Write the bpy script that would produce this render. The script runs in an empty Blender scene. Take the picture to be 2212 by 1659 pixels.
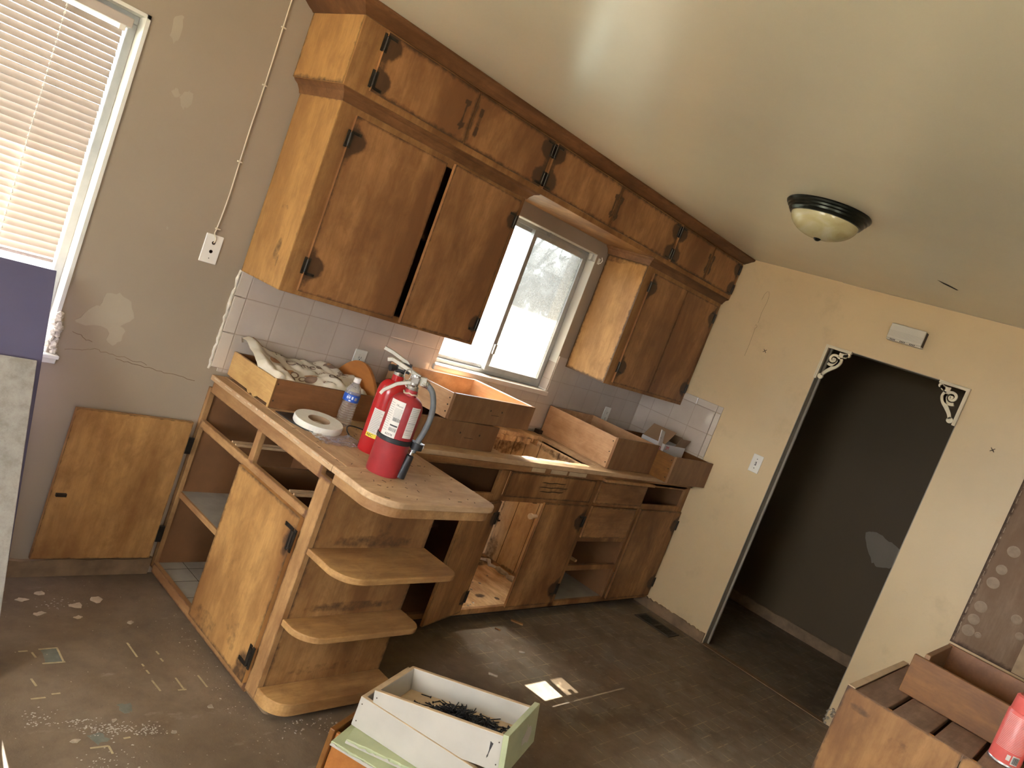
import bpy, bmesh, math, random
from mathutils import Vector, Matrix, noise
random.seed(7)
S = bpy.context.scene
COL = S.collection
PI = math.pi
# ------------------------------------------------------------------ camera
CZ = 1.6397
YAW, PITCH, ROLL, FPX = 0.8554634, -0.1051374, 0.3611085, 1659.847
def cam_axes():
    f = Vector((math.sin(YAW)*math.cos(PITCH), math.cos(YAW)*math.cos(PITCH), math.sin(PITCH)))
    r = Vector((math.cos(YAW), -math.sin(YAW), 0)); d = f.cross(r)
    c, s = math.cos(ROLL), math.sin(ROLL)
    return c*r - s*d, s*r + c*d, f
_r, _d, _f = cam_axes()
cam = bpy.data.cameras.new('camera'); camo = bpy.data.objects.new('camera', cam); COL.objects.link(camo)
cam.sensor_fit = 'HORIZONTAL'; cam.sensor_width = 36.0; cam.lens = 36.0*FPX/2212.0
cam.clip_start = 0.05; cam.clip_end = 500
camo.matrix_world = Matrix(((_r.x, -_d.x, -_f.x, 0), (_r.y, -_d.y, -_f.y, 0), (_r.z, -_d.z, -_f.z, CZ), (0, 0, 0, 1)))
S.camera = camo
S.view_settings.view_transform = 'Standard'; S.view_settings.look = 'None'
S.view_settings.gamma = 1.0; S.view_settings.use_curve_mapping = False
S.view_settings.exposure = 1.88
# ------------------------------------------------------------------ light
W = bpy.data.worlds.new('world'); S.world = W; W.use_nodes = True
bg = W.node_tree.nodes['Background']; bg.inputs[0].default_value = (0.88, 0.94, 1.0, 1); bg.inputs[1].default_value = 8.0
def light(name, kind, loc, aim, energy, color, **kw):
    l = bpy.data.lights.new(name, kind); o = bpy.data.objects.new(name, l); COL.objects.link(o)
    o.location = loc; o.rotation_euler = (Vector(aim)).to_track_quat('-Z', 'Y').to_euler()
    l.energy = energy; l.color = color
    for k, v in kw.items(): setattr(l, k, v)
    return o
light('sun', 'SUN', (3.4, 9, 9), (-0.085, -1, -1.06), 70.0, (1.0, 0.93, 0.82), angle=0.006)
# broad second sun, added to spread soft light on floor and sink bay
light('sun_fill', 'SUN', (3.4, 9, 9.5), (-0.085, -1, -1.06), 13.0, (1.0, 0.95, 0.88), angle=0.55)
# ------------------------------------------------------------------ constants
WX, WY, CH = 4.753, 2.936, 2.44
HX = 6.06          # far wall of the hall
# ------------------------------------------------------------------ materials
class NT:
    def __init__(s, name):
        s.m = bpy.data.materials.new(name); s.m.use_nodes = True
        s.t = s.m.node_tree; s.n = s.t.nodes; s.b = s.n['Principled BSDF']; s.out = s.n['Material Output']
    def new(s, t, **kw):
        n = s.n.new(t)
        for k, v in kw.items(): setattr(n, k, v)
        return n
    def l(s, a, b): s.t.links.new(a, b)
    def coord(s, scale=(1, 1, 1), kind='Object', rot=(0, 0, 0), loc=(0, 0, 0)):
        c = s.new('ShaderNodeTexCoord'); m = s.new('ShaderNodeMapping')
        m.inputs['Scale'].default_value = scale; m.inputs['Rotation'].default_value = rot; m.inputs['Location'].default_value = loc
        s.l(c.outputs[kind], m.inputs['Vector']); return m.outputs[0]
    def noise(s, vec, scale, detail=4, rough=.55, dist=0):
        n = s.new('ShaderNodeTexNoise'); n.inputs['Scale'].default_value = scale; n.inputs['Detail'].default_value = detail
        n.inputs['Roughness'].default_value = rough; n.inputs['Distortion'].default_value = dist
        s.l(vec, n.inputs['Vector']); return n.outputs['Fac']
    def ramp(s, fac, stops):
        r = s.new('ShaderNodeValToRGB'); e = r.color_ramp.elements
        while len(e) < len(stops): e.new(0.5)
        for i, (p, c) in enumerate(stops):
            e[i].position = p; e[i].color = (c[0], c[1], c[2], 1) if hasattr(c, '__len__') else (c, c, c, 1)
        s.l(fac, r.inputs[0]); return r.outputs[0]
    def mix(s, fac, a, b, mode='MIX'):
        m = s.new('ShaderNodeMix', data_type='RGBA', blend_type=mode)
        for v, i in ((fac, 0), (a, 6), (b, 7)):
            if hasattr(v, 'links') or isinstance(v, bpy.types.NodeSocket): s.l(v, m.inputs[i])
            elif i == 0: m.inputs[0].default_value = v
            else: m.inputs[i].default_value = (v[0], v[1], v[2], 1)
        return m.outputs[2]
    def math(s, op, a, b=0.0, c=None):
        m = s.new('ShaderNodeMath', operation=op)
        for i, v in enumerate((a, b, c)):
            if v is None: continue
            if isinstance(v, bpy.types.NodeSocket): s.l(v, m.inputs[i])
            else: m.inputs[i].default_value = v
        return m.outputs[0]
    def attr(s, name):
        a = s.new('ShaderNodeAttribute'); a.attribute_name = name; return a.outputs['Fac']
    def color(s, c):
        if isinstance(c, bpy.types.NodeSocket): s.l(c, s.b.inputs['Base Color'])
        else: s.b.inputs['Base Color'].default_value = (c[0], c[1], c[2], 1)
    def bump(s, h, strength=.3, dist=.01):
        b = s.new('ShaderNodeBump'); b.inputs['Strength'].default_value = strength; b.inputs['Distance'].default_value = dist
        s.l(h, b.inputs['Height']); s.l(b.outputs[0], s.b.inputs['Normal'])
    def set(s, **kw):
        for k, v in kw.items(): s.b.inputs[k.replace('_', ' ')].default_value = v
        return s.m

def plain(name, c, rough=.6, var=.12, scale=6, metal=0.0, spec=.5, bump=0.0):
    n = NT(name); f = n.noise(n.coord(), scale, 5)
    d = tuple(x*(1-var) for x in c); u = tuple(min(1, x*(1+var)) for x in c)
    n.color(n.ramp(f, [(.3, d), (.7, u)]))
    n.set(Roughness=rough, Metallic=metal, Specular_IOR_Level=spec)
    if bump: n.bump(n.noise(n.coord(), scale*12, 3), bump, .004)
    return n.m

def wood(name, c1, c2, c3, axis='z', blotch=.6, rough=.5, gs=1.0, stain=(.045, .022, .012), bscale=3.2):
    """sanded, patchily stripped wood with grain along one axis; the point attribute 'stain' holds leftover varnish"""
    n = NT(name); k = {'x': (.07, 1, 1), 'y': (1, .07, 1), 'z': (1, 1, .07)}[axis]
    v = n.coord(k); p = n.coord()
    g = n.noise(v, 26*gs, 6, .6, .6); g2 = n.noise(v, 130*gs, 3, .6)
    base = n.mix(n.math('MULTIPLY', n.ramp(g, [(.34, 0), (.66, 1)]), .75), c1, c2)
    mot = n.noise(n.coord(tuple(1 if q == 1 else .55 for q in k)), 15, 7, .68, .3)
    base = n.mix(n.math('MULTIPLY', n.ramp(mot, [(.44, 0), (.66, 1)]), .55), base, c3)
    base = n.mix(n.math('MULTIPLY', n.ramp(mot, [(.30, 1), (.42, 0)]), .30), base, tuple(min(1, x*1.3) for x in c1))
    base = n.mix(n.math('MULTIPLY', n.ramp(g2, [(.42, 0), (.75, 1)]), .28), base, tuple(x*.55 for x in c2))
    kb = tuple(1 if q == 1 else .35 for q in k)
    bl = n.noise(n.coord(kb), bscale, 6, .6, .4)
    base = n.mix(n.math('MULTIPLY', n.ramp(bl, [(.42, 0), (.62, 1)]), blotch), base, c3)
    st = n.attr('stain')
    sn = n.math('ADD', st, n.math('MULTIPLY', n.math('SUBTRACT', n.noise(p, 38, 4), .5), .55))
    base = n.mix(n.math('MULTIPLY', n.ramp(sn, [(.36, 0), (.62, 1)]), .86), base, stain)
    n.color(base); n.set(Roughness=rough, Specular_IOR_Level=.35)
    n.bump(g2, .12, .002)
    return n.m

def paint(name, c, rough=.6, bump=.12, var=.06, dirt=None, spec=.35):
    n = NT(name); p = n.coord()
    f = n.noise(p, 1.6, 5); col = n.ramp(f, [(.3, tuple(x*(1-var) for x in c)), (.7, tuple(min(1, x*(1+var)) for x in c))])
    if dirt:
        d = n.noise(p, 5, 8, .65); col = n.mix(n.math('MULTIPLY', n.ramp(d, [(.58, 0), (.8, 1)]), .45), col, dirt)
    n.color(col); n.set(Roughness=rough, Specular_IOR_Level=spec); n.bump(n.noise(p, 140, 3), bump, .002); return n.m

def tile(name, u, uo, vo, p=.1555):
    n = NT(name); c = n.new('ShaderNodeTexCoord'); s = n.new('ShaderNodeSeparateXYZ'); n.l(c.outputs['Object'], s.inputs[0])
    def line(sock, o):
        f = n.math('FRACT', n.math('DIVIDE', n.math('SUBTRACT', sock, o), p))
        return n.math('MINIMUM', f, n.math('SUBTRACT', 1, f))
    d = n.math('MINIMUM', line(s.outputs[u], uo), line(s.outputs['Z'], vo))
    h = n.ramp(d, [(.006, 0), (.03, 1)])
    f = n.noise(n.coord(), 3, 4)
    col = n.ramp(f, [(.3, (.47, .385, .31)), (.7, (.56, .465, .385))])
    n.color(n.mix(n.ramp(d, [(.006, 1), (.011, 0)]), col, (.30, .215, .145)))
    n.l(n.ramp(d, [(.008, .6), (.014, .05)]), n.b.inputs['Roughness'])
    n.b.inputs['Specular IOR Level'].default_value = .85; n.bump(h, .4, .002); return n.m

def floor_mat():
    n = NT('worn_floor'); c = n.new('ShaderNodeTexCoord'); s = n.new('ShaderNodeSeparateXYZ'); n.l(c.outputs['Object'], s.inputs[0]); p = n.coord()
    a = n.noise(p, 2.2, 8, .65, .5); b = n.noise(p, 14, 6, .65); f = n.noise(p, 90, 4, .7)
    col = n.ramp(a, [(.28, (.10, .07, .044)), (.5, (.175, .125, .08)), (.75, (.245, .185, .128))])
    col = n.mix(n.math('MULTIPLY', n.ramp(b, [(.45, 0), (.75, 1)]), .6), col, (.12, .08, .05))
    P = .0782
    def near(sock, o):
        q = n.math('FRACT', n.math('DIVIDE', n.math('SUBTRACT', sock, o), P)); return n.math('MINIMUM', q, n.math('SUBTRACT', 1, q))
    lx, ly = near(s.outputs['X'], 2.973), near(s.outputs['Y'], 1.996)
    line = n.math('LESS_THAN', n.math('MINIMUM', lx, ly), .034)
    big = n.noise(n.coord(loc=(3.1, 1.7, 0)), 1.35, 3, .5)
    med = n.noise(n.coord(loc=(.6, 5.2, 0)), 7, 5, .6)
    # vinyl survives mostly on the kitchen side (larger x)
    zone = n.math('ADD', n.math('MULTIPLY', n.math('SUBTRACT', s.outputs['X'], 2.45), .16), big)
    zone = n.math('MINIMUM', zone, .60)
    keep = n.ramp(n.math('ADD', n.math('MULTIPLY', zone, .7), n.math('MULTIPLY', med, .55)), [(.655, 0), (.72, 1)])
    tilec = n.mix(n.ramp(n.noise(p, 9, 5), [(.35, 0), (.65, 1)]), (.23, .21, .165), (.20, .145, .09))
    col = n.mix(n.math('MULTIPLY', keep, .55), col, tilec)
    lk = n.math('MULTIPLY', n.math('MULTIPLY', line, keep), n.ramp(n.noise(p, 16, 4), [(.40, 0), (.56, 1)]))
    col = n.mix(n.math('MULTIPLY', lk, .8), col, (.36, .28, .16))
    w = n.noise(n.coord((1, 2.5, 1), rot=(0, 0, .5)), 3.5, 9, .72)
    col = n.mix(n.math('MULTIPLY', n.ramp(w, [(.60, 0), (.72, 1)]), .6), col, (.38, .34, .28))
    col = n.mix(n.math('MULTIPLY', n.ramp(f, [(.66, 0), (.74, 1)]), .5), col, (.38, .33, .27))
    col = n.mix(n.math('MULTIPLY', n.ramp(f, [(.27, 1), (.36, 0)]), .6), col, (.03, .022, .016))
    n.color(col); n.set(Roughness=.62, Specular_IOR_Level=.4); n.bump(n.math('ADD', f, b), .25, .004); return n.m

def glass_mat(name, tint, dirt, dirt_col, scatter=.3, rough=.6):
    """thin window pane: clear film plus dirt that scatters"""
    n = NT(name); p = n.coord()
    tr = n.new('ShaderNodeBsdfTransparent'); tr.inputs[0].default_value = (*tint, 1)
    gl = n.new('ShaderNodeBsdfGlossy'); gl.inputs['Roughness'].default_value = .03
    fr = n.new('ShaderNodeFresnel'); fr.inputs[0].default_value = 1.45
    tl = n.new('ShaderNodeBsdfTranslucent'); tl.inputs[0].default_value = (*dirt_col, 1)
    df = n.new('ShaderNodeBsdfDiffuse'); df.inputs[0].default_value = (*dirt_col, 1)
    dd = n.new('ShaderNodeMixShader'); dd.inputs[0].default_value = .25; n.l(tl.outputs[0], dd.inputs[1]); n.l(df.outputs[0], dd.inputs[2])
    m1 = n.new('ShaderNodeMixShader'); n.l(n.math('MULTIPLY', fr.outputs[0], .6), m1.inputs[0]); n.l(tr.outputs[0], m1.inputs[1]); n.l(gl.outputs[0], m1.inputs[2])
    m2 = n.new('ShaderNodeMixShader')
    rf = n.new('ShaderNodeBsdfRefraction'); rf.inputs['Roughness'].default_value = rough; rf.distribution = 'BECKMANN'; rf.inputs['IOR'].default_value = 1.45; rf.inputs[0].default_value = (*tint, 1)
    ms = n.new('ShaderNodeMixShader'); ms.inputs[0].default_value = scatter; n.l(m1.outputs[0], ms.inputs[1]); n.l(rf.outputs[0], ms.inputs[2])
    f = n.noise(p, 5, 7, .65, 1.0); f2 = n.noise(p, 120, 3, .6)
    fac = n.math('ADD', n.ramp(f, dirt), n.math('MULTIPLY', n.math('SUBTRACT', f2, .5), .25))
    fac = n.math('MINIMUM', n.math('MAXIMUM', fac, 0.0), 1.0)
    n.l(fac, m2.inputs[0]); n.l(ms.outputs[0], m2.inputs[1]); n.l(dd.outputs[0], m2.inputs[2]); n.l(m2.outputs[0], n.out.inputs[0])
    return n.m

def clear(name, tint=(.97, .98, .98), rough=.04, ior=1.45, glossy=.5, milk=.10):
    n = NT(name)
    tr = n.new('ShaderNodeBsdfTransparent'); tr.inputs[0].default_value = (*tint, 1)
    gl = n.new('ShaderNodeBsdfGlossy'); gl.inputs['Roughness'].default_value = rough
    lw = n.new('ShaderNodeLayerWeight'); lw.inputs[0].default_value = glossy
    mx = n.new('ShaderNodeMixShader'); n.l(lw.outputs['Facing'], mx.inputs[0]); n.l(tr.outputs[0], mx.inputs[1]); n.l(gl.outputs[0], mx.inputs[2])
    df = n.new('ShaderNodeBsdfDiffuse'); df.inputs[0].default_value = (.8, .78, .76, 1); m3 = n.new('ShaderNodeMixShader'); m3.inputs[0].default_value = milk
    n.l(mx.outputs[0], m3.inputs[1]); n.l(df.outputs[0], m3.inputs[2]); n.l(m3.outputs[0], n.out.inputs[0])
    return n.m

M = {}
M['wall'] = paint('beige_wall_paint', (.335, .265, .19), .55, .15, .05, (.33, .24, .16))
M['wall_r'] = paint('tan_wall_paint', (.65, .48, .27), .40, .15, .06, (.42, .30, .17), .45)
M['ceil'] = paint('yellowed_ceiling_paint', (.74, .70, .535), .27, .05, .04, None, 1.0)
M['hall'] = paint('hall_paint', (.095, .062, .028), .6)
M['patch'] = plain('spackle_patch', (.39, .32, .23), .8, .06)
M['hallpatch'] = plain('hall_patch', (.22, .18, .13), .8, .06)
M['white'] = plain('aged_white_paint', (.72, .69, .60), .45, .06)
M['bracket'] = plain('cream_scroll_paint', (.72, .63, .45), .45, .05)
M['plate'] = plain('white_plastic', (.78, .74, .66), .3, .03)
M['chime'] = plain('chime_plastic', (.60, .55, .45), .5, .04)
M['alum'] = plain('dull_aluminium', (.42, .42, .40), .42, .1, 20, .5)
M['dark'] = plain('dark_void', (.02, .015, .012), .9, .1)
M['bronze'] = plain('oiled_bronze', (.045, .038, .03), .38, .3, 30, .7)
M['ringm'] = plain('dark_bronze_ring', (.02, .024, .02), .3, .2, 20, .8)
M['nail'] = plain('rusty_nail', (.05, .03, .02), .7, .2)
M['upper'] = wood('upper_wood', (.42, .215, .075), (.30, .14, .045), (.15, .06, .02), 'z', .8, .5)
M['upperdoor'] = wood('upper_door_wood', (.46, .225, .085), (.33, .15, .052), (.18, .073, .027), 'z', .9, .45, .8)
M['mould'] = wood('moulding_wood', (.25, .115, .045), (.17, .072, .026), (.08, .032, .012), 'x', .8, .5)
M['endwood'] = wood('end_panel_wood', (.54, .295, .10), (.42, .215, .068), (.26, .115, .035), 'z', .6, .42)
M['pendoor'] = wood('pale_ply_door', (.52, .285, .10), (.38, .19, .062), (.21, .09, .028), 'z', .9, .5, .55)
M['frame'] = wood('frame_wood', (.47, .27, .115), (.35, .185, .07), (.20, .085, .032), 'z', .7, .55, 1, (.10, .04, .02), 7)
M['frame_y'] = wood('rail_wood', (.47, .27, .115), (.35, .185, .07), (.20, .085, .032), 'y', .7, .55, 1, (.10, .04, .02), 7)
M['base'] = wood('base_wood', (.48, .255, .098), (.33, .155, .056), (.15, .06, .021), 'z', .95, .5)
M['base_x'] = wood('base_wood_across', (.43, .22, .085), (.29, .132, .05), (.135, .056, .021), 'x', .9, .5)
M['endshelf'] = wood('shelf_wood', (.52, .30, .115), (.40, .21, .072), (.19, .08, .028), 'x', .7, .6)
M['endface'] = wood('end_face_wood', (.42, .225, .082), (.31, .15, .05), (.15, .062, .021), 'z', .8, .6)
M['ply'] = wood('counter_plywood', (.64, .43, .245), (.52, .335, .18), (.34, .195, .095), 'y', .6, .75, 1, (.12, .06, .03), 5)
M['ply_x'] = wood('counter_plywood_across', (.62, .42, .24), (.50, .325, .175), (.32, .185, .09), 'x', .6, .75, 1, (.12, .06, .03), 5)
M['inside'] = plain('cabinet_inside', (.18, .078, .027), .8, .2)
M['lino'] = plain('shelf_lino', (.30, .27, .22), .55, .15, 10)
M['sinkwood'] = wood('pale_damp_boards', (.90, .74, .50), (.86, .67, .42), (.55, .31, .13), 'z', .35, .6, .5, (.08, .03, .015), 5)
M['sinkfloor'] = wood('stained_sink_floor', (.82, .58, .32), (.68, .43, .20), (.30, .13, .05), 'y', .6, .8, .7, (.05, .03, .02), 9)
M['drawer'] = wood('drawer_side_wood', (.60, .365, .20), (.50, .285, .145), (.34, .165, .07), 'y', .4, .42)
M['drawerf'] = wood('drawer_front_wood', (.29, .155, .07), (.23, .115, .05), (.16, .07, .03), 'z', .6, .45)
M['pine'] = wood('pine_drawer_side', (.58, .36, .135), (.48, .275, .095), (.36, .18, .06), 'y', .35, .42)
M['teak'] = wood('brown_drawer_side', (.26, .115, .045), (.20, .085, .032), (.15, .06, .022), 'x', .5, .42)
M['orange'] = wood('orange_wood', (.46, .18, .045), (.40, .15, .035), (.33, .115, .03), 'y', .4, .4)
M['redwood'] = wood('red_brown_wood', (.27, .115, .026), (.20, .078, .017), (.11, .04, .01), 'y', .7, .42)
M['plank'] = wood('worn_grey_brown_plank', (.36, .24, .165), (.25, .155, .10), (.13, .072, .042), 'x', .8, .75)
M['fgwood'] = wood('front_panel_wood', (.42, .215, .075), (.31, .145, .046), (.16, .065, .02), 'z', .85, .5, .6)
M['wpaint'] = plain('chipped_white_paint', (.46, .425, .37), .45, .08, 8)
M['gpaint'] = plain('pale_green_paint', (.40, .43, .25), .5, .12, 10)
M['rawedge'] = plain('bare_edge_wood', (.50, .36, .215), .6, .15, 18)
M['screw'] = plain('black_screw', (.012, .012, .014), .45, .3, 40, .4)
M['red'] = plain('red_enamel', (.33, .026, .03), .42, .22, 12)
M['redbright'] = plain('bright_red_enamel', (.44, .016, .018), .22, .1, 12)
M['lever'] = plain('beige_lever_metal', (.55, .51, .43), .4, .1, 20, .3)
M['chrome'] = plain('worn_chrome', (.6, .58, .54), .25, .1, 20, .9)
M['rubber'] = plain('grey_rubber_hose', (.13, .135, .135), .55, .2, 30)
M['black'] = plain('black_plastic', (.014, .014, .015), .45, .2)
M['label'] = plain('label_white', (.68, .64, .58), .4, .05)
M['ink'] = plain('label_ink', (.04, .035, .035), .5, .1)
M['inkg'] = plain('label_grey_print', (.33, .31, .29), .5, .1)
M['yellow'] = plain('label_yellow', (.78, .62, .04), .4, .05)
M['blue'] = plain('label_blue', (.02, .09, .42), .35, .1)
M['bluew'] = plain('label_print_white', (.75, .78, .82), .35, .05)
M['bottle'] = clear('clear_bottle_plastic', (.95, .95, .94), .08, 1.45, .55)
M['cap'] = plain('white_cap', (.80, .74, .68), .35, .04)
M['bagm'] = clear('clear_bag_film', (.94, .93, .94), .18, 1.4, .45, .16)
M['tape'] = plain('white_mesh_tape', (.72, .69, .60), .6, .06, 40)
M['card'] = plain('brown_cardboard', (.30, .19, .11), .8, .1)
M['boxw'] = plain('white_carton', (.62, .60, .60), .6, .05)
M['redink'] = plain('red_print', (.65, .04, .05), .5, .05)
M['purple'] = plain('purple_grey_board', (.10, .088, .15), .6, .12, 2)
M['speck'] = None
M['pink'] = plain('pink_red_can', (.72, .13, .11), .35, .08, 30)
M['steel'] = plain('can_rim_steel', (.55, .52, .50), .3, .1, 20, .9)
M['vent'] = plain('dark_vent_metal', (.05, .04, .03), .5, .2, 20, .4)
M['flake'] = plain('peeled_paint', (.55, .46, .34), .8, .2, 30)
M['chip'] = plain('plaster_chip', (.36, .30, .225), .85, .3, 60)
M['crack'] = plain('crack_line', (.22, .15, .09), .9, .2)
M['cord'] = plain('cream_cord', (.62, .53, .38), .5, .05)
M['backboard'] = wood('glue_marked_board', (.36, .25, .165), (.28, .185, .115), (.20, .115, .065), 'z', .8, .7)
M['glue'] = plain('dried_glue', (.33, .235, .155), .7, .15, 30)
M['floor'] = floor_mat()
M['tile_x'] = tile('cream_wall_tile_x', 'X', 1.620, .940); M['tile_y'] = tile('cream_wall_tile_y', 'Y', 2.355, .937)
M['bull'] = plain('cream_edge_tile', (.58, .49, .40), .06, .04)
M['rough'] = plain('rough_mortar_edge', (.62, .55, .44), .9, .2, 30, 0, .3, .6)
M['basebd'] = plain('dirty_baseboard_wood', (.22, .14, .075), .75, .3, 12)
M['jamb'] = plain('grey_jamb_paint', (.30, .255, .19), .5, .06)
M['seam'] = plain('dark_seam', (.05, .03, .018), .9, .2)
def speckle():
    n = NT('grey_speckled_laminate'); p = n.coord(); a = n.noise(p, 25, 6, .7); b = n.noise(p, 160, 3)
    c = n.ramp(a, [(.35, (.26, .235, .20)), (.5, (.33, .30, .265)), (.7, (.38, .355, .32))])
    n.color(n.mix(n.math('MULTIPLY', n.ramp(b, [(.6, 0), (.7, 1)]), .5), c, (.25, .22, .19))); n.set(Roughness=.5); return n.m
M['speck'] = speckle()
def alabaster():
    n = NT('alabaster_glass'); f = n.noise(n.coord((1, 1, 2.5), rot=(.4, .3, 0)), 7, 5, .55, 1.2)
    n.color(n.ramp(f, [(.3, (.40, .34, .16)), (.5, (.48, .43, .24)), (.7, (.52, .49, .33))])); n.set(Roughness=.22); return n.m
M['alab'] = alabaster()
def blind_mat():
    n = NT('cream_blind_slat'); n.color((.50, .42, .35)); n.set(Roughness=.45)
    tl = n.new('ShaderNodeBsdfTranslucent'); tl.inputs[0].default_value = (.75, .52, .34, 1)
    mx = n.new('ShaderNodeMixShader'); mx.inputs[0].default_value = .07
    n.l(n.b.outputs[0], mx.inputs[1]); n.l(tl.outputs[0], mx.inputs[2]); n.l(mx.outputs[0], n.out.inputs[0]); return n.m
M['blind'] = blind_mat()
M['pane_clear'] = glass_mat('clear_pane', (.86, .88, .90), [(.5, .01), (.62, .04)], (.15, .16, .17), .24, .40)
M['pane_plain'] = glass_mat('plain_pane', (.90, .92, .94), [(.5, .004), (.62, .02)], (.15, .16, .17), 0.0, .3)
M['pane_dirty'] = glass_mat('filmed_pane', (.86, .86, .83), [(.30, .62), (.60, .52), (.66, .10)], (.085, .078, .066), .16, .40)
M['grass'] = plain('lawn', (.007, .015, .002), .9, .35, 3)
M['bounce'] = plain('pale_bounce_slab', (.42, .38, .31), .9, .1, 1)  # invented ground, kept pale to reflect sun into the room
M['gravel'] = plain('gravel_bed', (.007, .0074, .0085), .9, .25, 6)
M['road'] = plain('pale_concrete_road', (.011, .0115, .012), .9, .1, 1)
M['siding'] = plain('blue_grey_siding', (.02, .03, .044), .8, .08, 1)
M['roofm'] = plain('grey_roof', (.028, .034, .04), .9, .1, 1)
M['tank'] = plain('pale_siding', (.035, .042, .05), .8, .05, 1)
M['bark'] = plain('tree_bark', (.016, .017, .02), .9, .2)
M['carw'] = plain('white_car_paint', (.03, .032, .035), .3, .03)
M['stucco'] = plain('outside_stucco', (.2, .17, .13), .9, .1)
def cloth_mat():
    n = NT('coffee_print_cloth'); p = n.coord(); f = n.noise(p, 9, 5)
    n.color(n.ramp(f, [(.3, (.60, .52, .40)), (.7, (.70, .63, .51))])); n.set(Roughness=.9, Specular_IOR_Level=.1); n.bump(n.noise(p, 500, 2), .2, .001); return n.m
M['cloth'] = cloth_mat()
M['print'] = plain('brown_cloth_print', (.20, .125, .085), .9, .3, 20)
M['printo'] = plain('tan_cloth_print', (.42, .22, .10), .9, .2, 20)

# ------------------------------------------------------------------ mesh helpers
ORG = {}
def V(*a): return Vector(a)
class MB:
    def __init__(s): s.v = []; s.f = []; s.mi = []; s.st = {}
    def add(s, vs, fs, mi=0):
        o = len(s.v); s.v += [Vector(v) for v in vs]; s.f += [tuple(i+o for i in f) for f in fs]; s.mi += [mi]*len(fs); return s
    def box(s, x0, y0, z0, x1, y1, z1, mi=0):
        return s.add([(x0, y0, z0), (x1, y0, z0), (x1, y1, z0), (x0, y1, z0), (x0, y0, z1), (x1, y0, z1), (x1, y1, z1), (x0, y1, z1)],
                     [(0, 3, 2, 1), (4, 5, 6, 7), (0, 1, 5, 4), (1, 2, 6, 5), (2, 3, 7, 6), (3, 0, 4, 7)], mi)
    def obox(s, c, u, v, n, w, h, t, mi=0):
        """w along u, h along v (both centred), t along n from c"""
        c, u, v, n = Vector(c), Vector(u), Vector(v), Vector(n); P = []
        for k in (0, t):
            for a, b in ((-1, -1), (1, -1), (1, 1), (-1, 1)): P.append(c+u*(a*w/2)+v*(b*h/2)+n*k)
        return s.add(P, [(0, 3, 2, 1), (4, 5, 6, 7), (0, 1, 5, 4), (1, 2, 6, 5), (2, 3, 7, 6), (3, 0, 4, 7)], mi)
    def prism(s, poly, z0, z1, mi=0, fn=None):
        """poly of (a,b); fn(a,b,c)->point, default XY extruded along Z"""
        fn = fn or (lambda a, b, c: (a, b, c)); n = len(poly)
        P = [fn(a, b, z0) for a, b in poly]+[fn(a, b, z1) for a, b in poly]
        return s.add(P, [tuple(range(n))[::-1], tuple(range(n, 2*n))]+[(i, (i+1) % n, n+(i+1) % n, n+i) for i in range(n)], mi)
    def sweep(s, prof, p0, p1, du, dv, mi=0, m0=0, m1=0):
        """profile (a,b) in du,dv extruded from p0 to p1"""
        p0, p1, du, dv = Vector(p0), Vector(p1), Vector(du), Vector(dv); n = len(prof); t = (p1-p0).normalized()
        P = [p0+du*a+dv*b-t*(a*m0) for a, b in prof]+[p1+du*a+dv*b+t*(a*m1) for a, b in prof]
        return s.add(P, [tuple(range(n)), tuple(range(n, 2*n))[::-1]]+[(i, n+i, n+(i+1) % n, (i+1) % n) for i in range(n)], mi)
    def lathe(s, prof, c=(0, 0, 0), n=32, mi=0, ax=None):
        """profile (r,h) around an axis (default Z)"""
        c = Vector(c); ax = Vector(ax or (0, 0, 1)).normalized(); a = ax.orthogonal().normalized(); b = ax.cross(a)
        o = len(s.v); m = len(prof)
        for r, h in prof:
            for i in range(n):
                t = 2*PI*i/n; s.v.append(c+ax*h+(a*math.cos(t)+b*math.sin(t))*r)
        for j in range(m-1):
            for i in range(n):
                s.f.append((o+j*n+i, o+j*n+(i+1) % n, o+(j+1)*n+(i+1) % n, o+(j+1)*n+i)); s.mi.append(mi)
        for j, fl in ((0, True), (m-1, False)):
            if prof[j][0] > 1e-6:
                f = tuple(o+j*n+i for i in range(n)); s.f.append(f[::-1] if fl else f); s.mi.append(mi)
        return s
    def cyl(s, p0, p1, r0, r1=None, n=16, mi=0):
        p0, p1 = Vector(p0), Vector(p1); return s.lathe([(r0, 0), (r0 if r1 is None else r1, (p1-p0).length)], p0, n, mi, (p1-p0))
    def tube(s, pts, r, n=10, mi=0):
        pts = [Vector(p) for p in pts]; o = len(s.v); m = len(pts); up = None
        for j, p in enumerate(pts):
            t = (pts[min(j+1, m-1)]-pts[max(j-1, 0)]).normalized()
            up = t.orthogonal() if up is None else (up-t*up.dot(t)); up.normalize(); b = t.cross(up)
            rr = r[j] if hasattr(r, '__len__') else r
            for i in range(n):
                a = 2*PI*i/n; s.v.append(p+(up*math.cos(a)+b*math.sin(a))*rr)
        for j in range(m-1):
            for i in range(n): s.f.append((o+j*n+i, o+j*n+(i+1) % n, o+(j+1)*n+(i+1) % n, o+(j+1)*n+i)); s.mi.append(mi)
        s.f.append(tuple(o+i for i in range(n))[::-1]); s.f.append(tuple(o+(m-1)*n+i for i in range(n))); s.mi += [mi, mi]
        return s
    def grid(s, fn, nu, nv, mi=0, stain=None):
        o = len(s.v)
        for j in range(nv+1):
            for i in range(nu+1):
                u, v = i/nu, j/nv; s.v.append(Vector(fn(u, v)))
                if stain: s.st[len(s.v)-1] = stain(u, v)
        for j in range(nv):
            for i in range(nu):
                a = o+j*(nu+1)+i; s.f.append((a, a+1, a+nu+2, a+nu+1)); s.mi.append(mi)
        return s
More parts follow.
